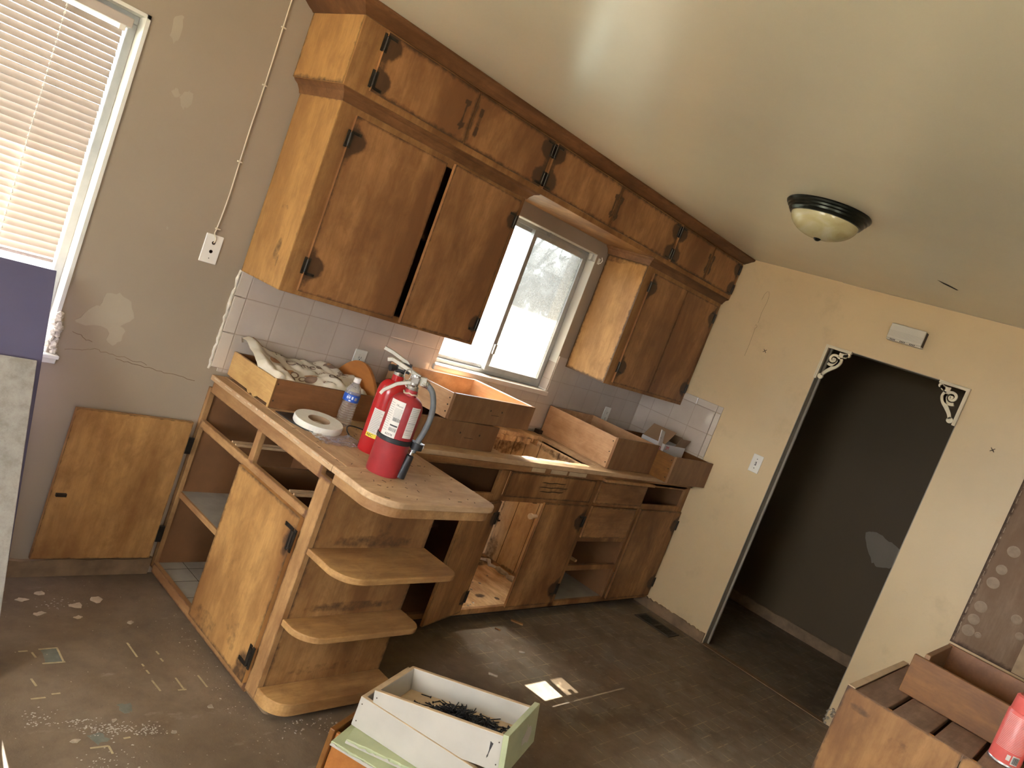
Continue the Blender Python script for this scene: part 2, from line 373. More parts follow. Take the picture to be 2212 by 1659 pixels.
    def build(s, name, mats, parent=None, world=True, bevel=0.0, smooth=None, weld=False, normals=True, tag=None):
        off = Vector((0, 0, 0)); p = parent
        if world and parent is not None: off = ORG.get(parent.name, Vector((0, 0, 0)))
        me = bpy.data.meshes.new(name); me.from_pydata([tuple(v-off) for v in s.v], [], s.f)
        mats = mats if isinstance(mats, (list, tuple)) else [mats]
        for m in mats: me.materials.append(M[m] if isinstance(m, str) else m)
        me.polygons.foreach_set('material_index', s.mi)
        if s.st:
            a = me.attributes.new('stain', 'FLOAT', 'POINT'); vals = [0.0]*len(s.v)
            for k, x in s.st.items(): vals[k] = x
            a.data.foreach_set('value', vals)
        if normals or weld:
            bm = bmesh.new(); bm.from_mesh(me)
            if weld: bmesh.ops.remove_doubles(bm, verts=bm.verts, dist=1e-5)
            if normals: bmesh.ops.recalc_face_normals(bm, faces=bm.faces)
            bm.to_mesh(me); bm.free()
        if smooth:
            me.polygons.foreach_set('use_smooth', [True]*len(me.polygons)); me.set_sharp_from_angle(angle=smooth)
        me.update()
        o = bpy.data.objects.new(name, me); COL.objects.link(o)
        if parent is not None: o.parent = parent
        ORG[o.name] = off
        if bevel:
            b = o.modifiers.new('bevel', 'BEVEL'); b.width = bevel; b.segments = 2; b.limit_method = 'ANGLE'; b.angle_limit = .7
        if tag: settag(o, *tag)
        return o
def settag(o, label=None, cat=None, group=None, kind=None):
    if label: o['label'] = label
    if cat: o['category'] = cat
    if group: o['group'] = group
    if kind: o['kind'] = kind
def thing(name, label, cat, loc=(0, 0, 0), rot=(0, 0, 0), group=None, kind=None):
    o = bpy.data.objects.new(name, None); o.empty_display_size = .05; COL.objects.link(o)
    o.location = loc; o.rotation_euler = rot; settag(o, label, cat, group, kind); ORG[o.name] = Vector(loc); return o
def struct(name, mb, mat, parent=None, **kw):
    o = mb.build(name, mat, parent, **kw)
    if parent is None: o['kind'] = 'structure'
    return o
def B(*a): return MB().box(*a)
def text_mesh(txt, size, depth=.0004):
    c = bpy.data.curves.new('t', 'FONT'); c.body = txt; c.size = size; c.align_x = 'CENTER'; c.align_y = 'CENTER'; c.extrude = depth; c.resolution_u = 3
    o = bpy.data.objects.new('t', c); COL.objects.link(o); dg = bpy.context.evaluated_depsgraph_get(); dg.update()
    me = bpy.data.meshes.new_from_object(o.evaluated_get(dg)); vs = [v.co.copy() for v in me.vertices]; fs = [tuple(p.vertices) for p in me.polygons]
    bpy.data.objects.remove(o); bpy.data.curves.remove(c); bpy.data.meshes.remove(me); return vs, fs
def add_text(mb, txt, size, fn, mi=0):
    vs, fs = text_mesh(txt, size); mb.add([fn(v.x, v.y, v.z) for v in vs], fs, mi)
def rounded(x0, y0, x1, y1, r, n=8):
    """r = radii at (x0,y0),(x1,y0),(x1,y1),(x0,y1)"""
    P = []
    for (cx, cy, sx, sy, a0), rr in zip(((x0, y0, 1, 1, PI), (x1, y0, -1, 1, 1.5*PI), (x1, y1, -1, -1, 0), (x0, y1, 1, -1, .5*PI)), r):
        if rr <= 0: P.append((cx, cy)); continue
        for i in range(n+1):
            a = a0+.5*PI*i/n; P.append((cx+sx*rr+rr*math.cos(a), cy+sy*rr+rr*math.sin(a)))
    return P
# stain painters: functions of metres (a,b) on a panel of w x h
def st_edge(w, h, wd, s): return lambda a, b: (s+.08)*max(0, 1-min(a, w-a, b, h-b)/(wd*1.7))
def st_blob(ca, cb, ra, rb, s=1.0):
    def f(a, b):
        d = math.hypot((a-ca)/ra, (b-cb)/rb); return s*max(0, min(1, (1.15-d)*1.6))
    return f
def st_bone(ca, cb, ln, wd, s=.8):
    def f(a, b):
        t = abs(b-cb)/(ln/2); x = abs(a-ca)
        if t > 1: return 0
        w = wd*(.42+.58*min(1, max(0, (t-.35)/.4))); w *= 1 if t < .85 else math.sqrt(max(0, 1-((t-.85)/.15)**2))
        return s*max(0, min(1, (w/2-x)/.004+.5))
    return f
def panel(name, mat, parent, o, u, v, n, w, h, t, stains=(), res=.011, bevel=0, tag=None):
    """flat board: corner o, axes u,v, outward normal n; face is gridded so leftover varnish can follow its own shapes"""
    o, u, v, n = Vector(o), Vector(u), Vector(v), Vector(n); m = MB()
    st = (lambda a, b: max([f(a*w, b*h) for f in stains]+[0])) if stains else None
    nu, nv = (max(1, int(w/res)), max(1, int(h/res))) if stains else (1, 1)
    m.grid(lambda a, b: o+u*(a*w)+v*(b*h)+n*t, nu, nv, 0, st)
    P = [o, o+u*w, o+u*w+v*h, o+v*h]; Q = [p+n*t for p in P]
    m.add(P+Q, [(3, 2, 1, 0), (0, 1, 5, 4), (1, 2, 6, 5), (2, 3, 7, 6), (3, 0, 4, 7)])
    ob = m.build(name, mat, parent, bevel=0, normals=False)
    if tag: settag(ob, tag)
    return ob
def hinge(parent, c, u, v, n, arm=1, up=1, s=1.0):
    """H-L hinge: u points from the frame to the door, v up, n out"""
    c, u, v, n = Vector(c), Vector(u), Vector(v)*up, Vector(n); m = MB()
    for k in (-1, 1):
        m.obox(c+u*(k*.0085*s), u, v, n, .011*s, .066*s, .003)
        for q in (-.024, .024): m.cyl(c+u*(k*.0085*s)+v*(q*s)+n*.002, c+u*(k*.0085*s)+v*(q*s)+n*.0045, .0028*s, n=8)
    m.cyl(c-v*.026*s+n*.003, c+v*.026*s+n*.003, .0042*s, n=10)
    if arm:
        m.obox(c+u*(.030*s)+v*(.0285*s), u, v, n, .034*s, .011*s, .003); m.cyl(c+u*(.04*s)+v*(.0285*s)+n*.002, c+u*(.04*s)+v*(.0285*s)+n*.0045, .0028*s, n=8)
    ob = m.build('hinge', 'bronze', parent, smooth=.6); return ob
X, Y, Z = V(1, 0, 0), V(0, 1, 0), V(0, 0, 1)

# ------------------------------------------------------------------ room shell
XL, YB = -2.6, -2.6
struct('floor', B(XL, YB, -.12, 7.4, 3.15, 0), 'floor')
struct('ceiling', B(XL, YB, CH, 7.4, 3.15, CH+.12), 'ceil')
L0, L1, LZ0, LZ1 = -.75, .966, .88, 2.088      # left window opening
K0, K1, KZ0, KZ1 = 2.735, 3.70, 1.165, 2.062   # sink window opening
T = .20
wm = MB()
for x0, x1, z0, z1 in ((XL, L0, 0, CH), (L0, L1, 0, LZ0), (L0, L1, LZ1, CH), (L1, K0, 0, CH), (K0, K1, 0, KZ0), (K0, K1, KZ1, CH), (K1, 7.4, 0, CH)):
    wm.box(x0, WY, z0, x1, WY+T, z1)
wall_w = struct('wall_window', wm, 'wall')
DY0, DY1, DZ = 1.012, 1.836, 2.052
wr = MB()
for y0, y1, z0, z1 in ((YB, DY0, 0, CH), (DY0, DY1, DZ, CH), (DY1, WY, 0, CH)): wr.box(WX, y0, z0, WX+.095, y1, z1)
wall_r = struct('wall_right', wr, 'wall_r')
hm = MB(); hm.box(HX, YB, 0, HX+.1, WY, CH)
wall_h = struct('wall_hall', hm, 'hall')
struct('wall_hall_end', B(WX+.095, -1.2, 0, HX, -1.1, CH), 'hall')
wb = MB()
for x0, x1, z0, z1 in ((XL, -1.2, 0, CH), (-1.2, -.35, 2.05, CH), (-1.2, -.35, 0, 1.05), (-.35, 7.4, 0, CH)): wb.box(x0, YB-.12, z0, x1, YB, z1)
struct('wall_back', wb, 'wall')
wl = MB()
for y0, y1, z0, z1 in ((YB, -.1, 0, CH), (-.1, 1.5, 0, .85), (-.1, 1.5, 2.1, CH), (1.5, WY, 0, CH)): wl.box(XL-.12, y0, z0, XL, y1, z1)
struct('wall_left', wl, 'wall')
# paint loss and patches on the walls (thin skims of filler)
def skim(name, pts, fn, mat, parent, t=.0015):
    m = MB(); m.prism(pts, 0, t, 0, fn); return m.build(name, mat, parent)
def jag(pts, n=4, amp=.006, seed=1):
    rnd = random.Random(seed); out = []
    for i, p in enumerate(pts):
        q = pts[(i+1) % len(pts)]
        for k in range(n):
            t = k/n; out.append((p[0]+(q[0]-p[0])*t+rnd.uniform(-amp, amp), p[1]+(q[1]-p[1])*t+rnd.uniform(-amp, amp)))
    return out
wfn = lambda a, b, c: (a, WY-c, b)
rfn = lambda a, b, c: (WX-c, a, b)
skim('filler_patch', jag([(1.101, 1.136), (1.146, 1.147), (1.188, 1.125), (1.218, 1.066), (1.18, 1.03), (1.201, 1.008), (1.196, .974), (1.173, .949), (1.145, .963), (1.147, .996), (1.112, 1.015), (1.041, 1.002), (1.026, 1.014), (1.057, 1.066), (1.091, 1.088)], 3, .004, 3), wfn, 'patch', wall_w)
for (cx, cz, rx, rz, sd) in ((1.06, 2.10, .02, .05, 4), (1.16, 1.89, .02, .035, 5), (1.12, 1.895, .014, .015, 6), (1.235, 1.43, .003, .003, 7)):
    skim('filler_patch', jag([(cx+rx*math.cos(t*PI/4), cz+rz*math.sin(t*PI/4)) for t in range(8)], 2, .005, sd), wfn, 'patch', wall_w, .0006)
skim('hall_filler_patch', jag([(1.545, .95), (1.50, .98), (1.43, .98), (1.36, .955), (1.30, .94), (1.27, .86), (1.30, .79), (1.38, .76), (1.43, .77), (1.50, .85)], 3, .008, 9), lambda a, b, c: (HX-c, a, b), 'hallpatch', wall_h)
def crack(pts, fn, parent, r=.0012, mat='crack', name='crack'):
    m = MB(); m.tube([fn(a, b, 0) for a, b in pts], r, 5); return m.build(name, mat, parent)
def wob(p0, p1, n, amp, seed):
    rnd = random.Random(seed); return [(p0[0]+(p1[0]-p0[0])*i/n+rnd.uniform(-amp, amp), p0[1]+(p1[1]-p0[1])*i/n+rnd.uniform(-amp, amp)) for i in range(n+1)]
crack(wob((1.13, .92), (1.32, .90), 14, .004, 2), wfn, wall_w); crack(wob((1.20, .90), (1.52, .868), 20, .003, 3), wfn, wall_w, .0014); crack(wob((1.03, .975), (1.10, .945), 8, .004, 4), wfn, wall_w)
crack(wob((1.02, .90), (1.13, .925), 10, .003, 5), wfn, wall_w, .001)
crack([(2.356, 2.20), (2.352, 2.24), (2.341, 2.262), (2.328, 2.262), (2.318, 2.24), (2.315, 2.20), (2.322, 2.12), (2.318, 2.05)], rfn, wall_r, .0009)
crack([(2.331, 2.028), (2.325, 2.036), (2.317, 2.03), (2.315, 2.02), (2.323, 2.013), (2.321, 1.98), (2.318, 1.90), (2.319, 1.82)], rfn, wall_r, .0009)
crack(wob((1.90, 2.438), (0.8, 2.438), 30, .001, 8), rfn, wall_r, .0015, 'patch', 'ceiling_seam')
for (y, z) in ((2.200, 1.892), (.805, 1.782)):
    m = MB()
    for a in (-1, 1): m.tube([(WX-.001, y-.010, z-.010*a), (WX-.002, y+.010, z+.010*a)], .0018, 5)
    m.build('nail_cross', 'nail', wall_r)
# hole torn in the ceiling
skim('ceiling_tear', [(4.02, 1.185), (4.08, 1.17), (4.16, 1.125), (4.15, 1.115), (4.07, 1.15)], lambda a, b, c: (a, b, CH-.001-c), 'dark', None, .0005)['kind'] = 'structure'
bpy.data.objects['ceiling_tear'].name = 'trim_8'
# hall floor/wall trims, door opening
m = MB(); m.box(WX, DY1-.004, 0, WX+.095, DY1+.0, DZ); m.box(WX, DY0-.0, 0, WX+.095, DY0+.004, DZ); m.box(WX, DY0, DZ-.004, WX+.095, DY1, DZ)
m.box(WX+.06, DY1-.016, 0, WX+.075, DY1-.004, DZ-.004)
tr = struct('door_1', m, 'jamb')
m = MB()
for z in (.33, 1.06, 1.80): m.box(WX+.078, DY1-.0065, z-.045, WX+.094, DY1-.004, z+.045)
m.build('hinge_leaf', 'nail', tr)
def rag_base(name, x0, y0, x1, y1, h, nx, ny, mat, seed, n=40):
    """battered strip of baseboard along a wall"""
    rnd = random.Random(seed); m = MB(); P = []
    for i in range(n+1):
        t = i/n; P.append((x0+(x1-x0)*t, y0+(y1-y0)*t, h*(1-.14*rnd.random()**4)))
    for i in range(n):
        a, b = P[i], P[i+1]; d = .012
        m.add([(a[0], a[1], 0), (b[0], b[1], 0), (b[0], b[1], b[2]), (a[0], a[1], a[2]), (a[0]+nx*d, a[1]+ny*d, 0), (b[0]+nx*d, b[1]+ny*d, 0), (b[0]+nx*d, b[1]+ny*d, b[2]-.004), (a[0]+nx*d, a[1]+ny*d, a[2]-.004)],
              [(0, 1, 2, 3), (4, 7, 6, 5), (0, 4, 5, 1), (3, 2, 6, 7), (0, 3, 7, 4), (1, 5, 6, 2)])
    o = m.build(name, mat, normals=True); o['kind'] = 'structure'; return o
rag_base('baseboard_window', -.9, WY, 1.585, WY, .078, 0, -1, 'basebd', 4)
rag_base('baseboard_right', WX, DY1+.005, WX, 2.39, .07, -1, 0, 'basebd', 5)
rag_base('baseboard_hall', HX, -1.0, HX, WY, .085, -1, 0, 'basebd', 6, 80)
struct('trim_3', B(WX-.012, DY0, 0, WX+.03, DY1, .004), 'basebd')
# crumbled plaster foot of the wall beside the doorway
m = MB(); rnd = random.Random(3)
for i in range(26): 
    c = V(WX+rnd.uniform(-.012, .03), DY0+rnd.uniform(-.03, .006), rnd.uniform(.004, .10)); q = rnd.uniform(.006, .014)
    m.lathe([(0, -q), (q*.8, -q*.4), (q, q*.2), (0, q)], c, 5, 0, (rnd.random(), rnd.random(), 1))
struct('trim_4', m, 'chip')

# ------------------------------------------------------------------ backsplash tiles
tm = MB()
for x0, x1, z0, z1 in ((1.598, K0, .925, 1.405), (K0, K1, .925, KZ0), (K1, WX, .925, 1.405)): tm.box(x0, WY-.008, z0, x1, WY, z1)
for x0, x1 in ((K0-.001, K0+.008), (K1-.008, K1+.001)): tm.box(x0, WY-.004, KZ0+.02, x1, WY+.06, 1.36)
struct('wall_backsplash', tm, 'tile_x')
struct('wall_backsplash_return', B(WX-.008, 2.352, .925, WX, WY-.008, 1.405), 'tile_y')
m = MB()
z = .94
for i in range(3):
    z0, z1 = max(.93, .94+i*.1555-.001), .94+(i+1)*.1555-.003
    m.box(WX-.0085, 2.311, z0, WX, 2.3505, min(z1, 1.403))
for i in range(3): m.box(WX-.0085, 2.3525+i*.1555, 1.4055, WX, 2.3525+i*.1555+.153, 1.452)
m.box(WX-.0085, 2.311, 1.4055, WX, 2.3505, 1.452)
struct('trim_5', m, 'bull', bevel=.003)
m = MB()
for i in range(3): m.box(1.566, WY-.0095, .94+i*.1555+.001, 1.6185, WY, .94+(i+1)*.1555-.002)
struct('trim_6', m, 'bull', bevel=.003)
m = MB(); rnd = random.Random(8); P = [(1.568, .93+i*.0185) for i in range(24)]
m.tube([(1.561+rnd.uniform(-.004, .003), WY-.003, z) for _, z in P], [rnd.uniform(.004, .009) for _ in P], 7)
struct('trim_7', m, 'rough')

# ------------------------------------------------------------------ windows
FY = 3.0
def win_frame(x0, x1, z0, z1, y0, y1, wd, m=None):
    m = m or MB(); m.box(x0, y0, z0, x1, y1, z0+wd); m.box(x0, y0, z1-wd, x1, y1, z1); m.box(x0, y0, z0+wd, x0+wd, y1, z1-wd); m.box(x1-wd, y0, z0+wd, x1, y1, z1-wd); return m
m = MB(); t = .004                                   # white painted reveal lining
m.box(K0, WY+.001, KZ1-t, K1, FY+.03, KZ1); m.box(K1-t, WY+.001, KZ0, K1, FY+.03, KZ1); m.box(K0, WY+.001, KZ0, K0+t, FY+.03, KZ1)
w2 = struct('window_2', m, 'white')
win_frame(K0+.004, K1-.004, KZ0+.012, KZ1-.004, FY, FY+.045, .022).build('window_frame', 'alum', w2, bevel=.002)
m = MB(); m.box(K0-.008, 2.912, KZ0-.018, K1+.004, FY+.03, KZ0+.012); m.build('window_sill', 'bull', w2, bevel=.006)
sash = win_frame(3.165, 3.672, KZ0+.034, KZ1-.026, FY-.014, FY+.014, .03); s_o = sash.build('sash', 'alum', w2, bevel=.002)
B(3.195, FY-.002, KZ0+.064, 3.642, FY+.002, KZ1-.056).build('pane', 'pane_dirty', s_o)
B(3.172, FY-.026, 1.30, 3.190, FY-.014, 1.36).build('latch', 'alum', s_o, bevel=.002)
s2 = win_frame(2.761, 3.205, KZ0+.034, KZ1-.026, FY+.018, FY+.04, .022).build('sash', 'alum', w2, bevel=.002)
B(2.783, FY+.028, KZ0+.056, 3.183, FY+.031, KZ1-.048).build('pane', 'pane_clear', s2)
# curtain hooks and bracket screwed by the head of the window
m = MB(); m.box(3.285, FY-.02, KZ1-.03, 3.291, FY, KZ1-.002); m.box(3.285, FY-.03, KZ1-.034, 3.315, FY-.012, KZ1-.028); m.build('hook', 'alum', w2)
m = MB(); m.box(3.655, WY+.004, 2.012, 3.697, WY+.026, 2.016); m.box(3.655, WY+.022, 2.012, 3.697, WY+.026, 2.052); m.box(3.655, WY+.004, 2.012, 3.659, WY+.026, 2.052); m.build('blind_bracket', 'white', w2)
m = MB(); m.tube([(3.728, WY-.002, 2.015), (3.73, WY-.018, 2.02), (3.738, WY-.02, 2.038), (3.728, WY-.016, 2.055)], .003, 7); m.box(3.72, WY-.004, 2.01, 3.738, WY, 2.045); m.build('curtain_hook', 'white', w2)
# left window with its blind
m = MB(); m.box(L0, WY+.001, LZ1-t, L1, FY+.04, LZ1); m.box(L1-t, WY+.001, LZ0, L1, FY+.04, LZ1)
m.box(L1-.007, WY-.006, LZ0+.10, L1+.006, WY+.004, LZ1+.006); m.box(L0, WY-.006, LZ1-.006, L1+.006, WY+.004, LZ1+.006)
w1 = struct('window_1', m, 'white')
win_frame(L0, L1-.004, LZ0+.012, LZ1-.004, FY, FY+.05, .03).build('window_frame', 'alum', w1, bevel=.003)
B(.10, FY+.005, LZ0+.04, .13, FY+.04, LZ1-.03).build('mullion', 'alum', w1, bevel=.002)
B(L0+.03, FY+.02, LZ0+.04, L1-.03, FY+.024, LZ1-.034).build('pane', 'pane_plain', w1)
m = MB(); m.box(L0-.02, 2.905, LZ0-.014, L1+.036, FY+.03, LZ0); m.box(L0, WY-.014, LZ0-.035, L1+.034, WY, LZ0-.014); m.build('window_sill', 'white', w1, bevel=.003)
# plaster broken away at the sill corner
m = MB(); rnd = random.Random(12)
for i in range(40):
    q = rnd.uniform(.006, .016); c = V(L1+rnd.uniform(-.006, .03)*(1-i/60), WY-rnd.uniform(0, .008), LZ0+.004+i*.0035+rnd.uniform(0, .01))
    m.lathe([(0, -q), (q*.9, -q*.3), (q, q*.3), (0, q)], c, 6, 0, (rnd.random()-.5, -1, rnd.random()-.5))
m.build('crumbled_plaster', 'rough', w1)
bl = thing('venetian_blind', 'cream venetian blind with narrow slats hung across the left window', 'blind', (.2, 2.968, 2.05))
m = MB(); B0, B1 = -.7, .912
nz = 0; z = 2.005
while z > 1.215:
    ang = 1.16; cy, cz = math.cos(ang), math.sin(ang); hw = .0125; yc = 2.968
    pts = []
    for k in (-1, -.5, 0, .5, 1):
        q = k*hw; bow = .0022*(1-k*k)
        pts.append((yc-q*cy+bow*cz, z-q*cz-0+bow*cy))
    P = []
    for x in (B0, B1):
        for (yy, zz) in pts: P.append((x, yy, zz))
    for x in (B0, B1):
        for (yy, zz) in pts: P.append((x, yy+.0004, zz+.0004))
    m.add(P, [(i, i+1, i+6, i+5) for i in range(4)]+[(10+i, 15+i, 16+i, 11+i) for i in range(4)]); z -= .0238
m.build('slats', 'blind', bl, normals=False, smooth=.6)
B(B0, 2.954, 1.192, B1-.002, 2.982, 1.204).build('bottom_rail', 'blind', bl, bevel=.003)
B(B0, 2.945, 2.030, .93, 2.990, 2.062).build('head_rail', 'blind', bl, bevel=.003)
B(.892, 2.947, 2.012, .912, 2.962, 2.040).build('end_clip', 'plate', bl, bevel=.002)
for xx in (.735, .05):
    m = MB(); z = 2.01
    while z > 1.21: m.lathe([(0, 0), (.0042, .001), (.0015, .013), (0, .014)], (xx, 2.951, z-.008), 8); z -= .0238
    m.tube([(xx, 2.953, 2.03), (xx, 2.953, 1.6), (xx, 2.953, 1.195)], .0009, 5)
    m.build('ladder_cord', 'plate', bl)

# ------------------------------------------------------------------ outside
struct('ground_lawn', B(-30, -20, -.45, 70, 15.6, -.3), 'grass')
struct('ground_bounce_left', B(-14, -16, -.32, -2.75, 2.9, -.29), 'bounce'); struct('ground_bounce_back', B(-2.74, -16, -.32, 8, -2.75, -.29), 'bounce')  # unseen slabs added to bounce sunlight up to ceiling and upper walls
struct('ground_gravel', B(-30, 15.6, -.45, 90, 25, -.3), 'gravel')
struct('ground_road', B(-60, 25, -.45, 190, 150, -.3), 'road')
em = MB(); em.prism([(WY+T, 2.56), (WY+T, 2.66), (FY+.72, 2.50), (FY+.72, 2.36), (FY+.70, 2.36)], -3, 7.4, 0, lambda a, b, c: (c, a, b)); struct('roof_eave', em, 'stucco')
def house(name, label, x0, x1, y0, y1, h, rh, mw, mr):
    t = thing(name, label, 'house', ((x0+x1)/2, (y0+y1)/2, -.3)); m = B(x0, y0, -.3, x1, y1, h); m.build('walls', mw, t)
    r = MB(); ym = (y0+y1)/2; r.prism([(y0-.6, h), (ym, h+rh), (y1+.6, h)], x0-.6, x1+.6, 0, lambda a, b, c: (c, a, b)); r.build('roof', mr, t)
    for k in range(3):
        xx = x0+(x1-x0)*(k+.5)/3; B(xx-.7, y0-.03, 1.0, xx+.7, y0, 2.3).build('window', 'tank', t)
house('house', 'blue grey house across the road seen through the sink window', 55, 104, 70, 84, 6.6, 3.6, 'siding', 'roofm')
house('house', 'long pale blue house across the road seen past the blind', 10, 38, 78, 90, 4.6, 3.0, 'siding', 'roofm')
ct = thing('car', 'pale car parked on the road outside the left window', 'car', (14.5, 46, -.3))
m = MB(); prof = [(-2.2, .35), (-2.2, .85), (-1.3, 1.0), (-.7, 1.42), (.8, 1.45), (1.5, 1.0), (2.2, .9), (2.25, .35)]; m.prism(prof, 45.1, 46.9, 0, lambda a, b, c: (14.5+a, c, b-.3)); m.build('body', 'carw', ct, bevel=.06)
for dx in (-1.4, 1.4):
    for yy in (45.05, 46.75): MB().cyl((14.5+dx, yy, .03), (14.5+dx, yy+.2, .03), .33, n=18).build('wheel', 'black', ct)
ft = thing('chain_fence', 'low chain fence beyond the gravel outside the sink window', 'fence', (34, 31, -.3))
for i in range(16): MB().cyl((22+i*2.4, 31, -.3), (22+i*2.4, 31, .75), .04, n=6).build('post', 'tank', ft)
m = MB(); m.cyl((22, 31, .72), (58, 31, .72), .03, n=6); m.cyl((22, 31, .3), (58, 31, .3), .012, n=5); m.build('rail', 'tank', ft)
tt = thing('bare_tree', 'leafless grey tree outside the upper part of the sink window', 'tree', (17.5, 17.2, -.3))
m = MB(); rnd = random.Random(21)
def branch(p, d, L, r, k):
    q = p+d*L; m.tube([p, p+d*L*.5+V(rnd.uniform(-.05, .05), 0, rnd.uniform(-.05, .05))*L, q], [r, r*.85, r*.65], 6)
    if k > 0:
        for i in range(3):
            nd = (d+V(rnd.uniform(-.8, .8), rnd.uniform(-.4, .4), rnd.uniform(-.15, .7))).normalized(); branch(q, nd, L*rnd.uniform(.6, .8), r*.6, k-1)
branch(V(17.5, 17.2, -.3), V(.05, 0, 1), 1.9, .16, 4); m.build('branches', 'bark', tt)

# ------------------------------------------------------------------ ceiling lamp
lc = V(3.125, 1.422, CH)
lt = thing('ceiling_lamp', 'flush ceiling lamp with dark bronze ring and alabaster glass bowl', 'lamp', lc)
MB().lathe([(.0, 0), (.172, 0), (.175, -.006), (.172, -.013), (.166, -.017), (.164, -.024), (.157, -.028), (.155, -.036), (.150, -.041), (.147, -.047), (.138, -.048), (.136, -.040), (0, -.038)], lc, 64).build('ring', 'ringm', lt, smooth=.5)
pr = [(.139*math.cos(a), -.043-.083*math.sin(a)) for a in [i*PI/2/16 for i in range(17)]]; pr[-1] = (0.0, -.126)
MB().lathe([(.135, -.040)]+pr, lc, 64).build('glass_bowl', 'alab', lt, smooth=1.0)
MB().lathe([(0, -.120), (.014, -.122), (.016, -.127), (.012, -.132), (.006, -.136), (0, -.1365)], lc, 24).build('finial', 'ringm', lt, smooth=.8)

# ------------------------------------------------------------------ overhead cabinets
UX0, UY = 1.516, 2.575
ut = thing('overhead_cabinet', 'long top row of six small wooden cupboards with crown moulding under the ceiling', 'cabinet', (UX0, UY, 2.14))
m = MB(); m.box(UX0, UY, 2.14, WX-.002, WY-.001, CH-.001); m.build('carcass', 'upper', ut, bevel=.002)
panel('end_panel', 'endwood', ut, (UX0, WY-.002, 2.142), -Y, Z, -X, WY-UY-.004, .28, .004, [st_edge(.36, .28, .02, .5)])
crown = [(0, 0), (.008, 0), (.016, .006), (.026, .010), (.052, .026), (.066, .032), (.072, .038), (.072, .046), (0, .046)]
m = MB(); zc = CH-.047
m.sweep(crown, (UX0, UY, zc), (WX-.002, UY, zc), (0, -1, 0), (0, 0, 1), 0, 1, 0); m.sweep(crown, (UX0, UY, zc), (UX0, WY-.001, zc), (-1, 0, 0), (0, 0, 1), 0, 1, 0)
m.build('crown_moulding', 'mould', ut, smooth=.4)
cove = [(0, 0), (0, -.044), (.004, -.044), (.010, -.030), (.022, -.014), (.038, -.005), (.042, 0)]
LY = 2.617
for x0, x1, e0, e1 in ((1.562, 2.632, 1, 1), (3.786, WX-.002, 1, 0)):
    m = MB(); m.sweep(cove, (x0, LY, 2.139), (x1, LY, 2.139), (0, -1, 0), (0, 0, 1), 0, e0, e1)
    if e0: m.sweep(cove, (x0, LY, 2.139), (x0, WY-.001, 2.139), (-1, 0, 0), (0, 0, 1), 0, 1, 0)
    if e1: m.sweep(cove, (x1, LY, 2.139), (x1, WY-.001, 2.139), (1, 0, 0), (0, 0, 1), 0, 1, 0)
    m.build('cove_moulding', 'mould', ut, smooth=.4)
def front_door(parent, x0, x1, z0, z1, y, mat, hside, hz, marks=(), t=.012, gap=.0, hs=1.0, edge=.5, extra=()):
    w, h = x1-x0, z1-z0; st = [st_edge(w, h, .016, edge)]
    for q in hz:
        a = 0.012 if hside < 0 else w-.012; st.append(st_blob(a, q-z0, .075, .06, .95)); st.append(st_blob(a, q-z0, .035, .11, .6))
    for (a, b, ln, wd, s) in marks: st.append(st_bone(a-x0, b-z0, ln, wd, s))
    st += list(extra)
    d = panel('door', mat, parent, (x0, y, z0), X, Z, -Y, w, h, t, st)
    for k, q in enumerate(hz):
        xx = x0-.003 if hside < 0 else x1+.003
        hinge(d, (xx, y-t+.001, q), X if hside < 0 else -X, Z, -Y, 1, -1 if q < (z0+z1)/2 else 1, hs)
    return d
tops = ((1.622, 2.116, -1, 2.072), (2.121, 2.634, 1, 2.160), (2.662, 3.228, -1, 3.205), (3.233, 3.866, 1, 3.258), (3.893, 4.318, -1, 4.292), (4.323, 4.712, 1, 4.350))
for x0, x1, hs, mk in tops:
    front_door(ut, x0, x1, 2.165, 2.385, UY, 'upperdoor', hs, (2.207, 2.343), [(mk, 2.273, .125, .03, .75)], extra=[st_edge(x1-x0, .22, .022, .55), st_blob(.5*(x1-x0), .235, .3, .03, .42)])
def overhead(name, label, x0, x1, endx, endn):
    t = thing(name, label, 'cabinet', (x0, LY, 1.356))
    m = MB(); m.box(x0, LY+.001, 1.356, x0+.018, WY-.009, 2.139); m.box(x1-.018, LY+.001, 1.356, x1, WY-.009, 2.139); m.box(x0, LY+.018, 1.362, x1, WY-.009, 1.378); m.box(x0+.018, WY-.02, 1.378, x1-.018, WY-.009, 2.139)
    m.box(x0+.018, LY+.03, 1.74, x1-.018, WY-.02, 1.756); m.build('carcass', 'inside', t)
    m = MB()
    for a, b in ((x0, x0+.085), (x1-.04, x1)): m.box(a, LY, 1.356, b, LY+.018, 2.139)
    m.box(x0+.085, LY, 1.356, x1-.04, LY+.018, 1.385); m.box(x0+.085, LY, 2.058, x1-.04, LY+.018, 2.139); m.build('face_frame', 'upper', t, bevel=.0015)
    return t
kt = overhead('overhead_cabinet', 'tall wooden overhead cabinet with two doors between the cord and the sink window', 1.562, 2.632, 0, 0)
panel('end_panel', 'endwood', kt, (1.562, WY-.009, 1.356), -Y, Z, -X, WY-.009-LY, .739, .003, [st_edge(.31, .74, .012, .4), st_blob(.21, .14, .03, .07, .5), st_blob(.235, .10, .012, .04, .55), st_blob(.17, .30, .05, .02, .42)])
front_door(kt, 1.632, 2.112, 1.374, 2.070, LY, 'upperdoor', -1, (1.475, 1.978), extra=[st_blob(.48, .35, .012, .5, .3)])
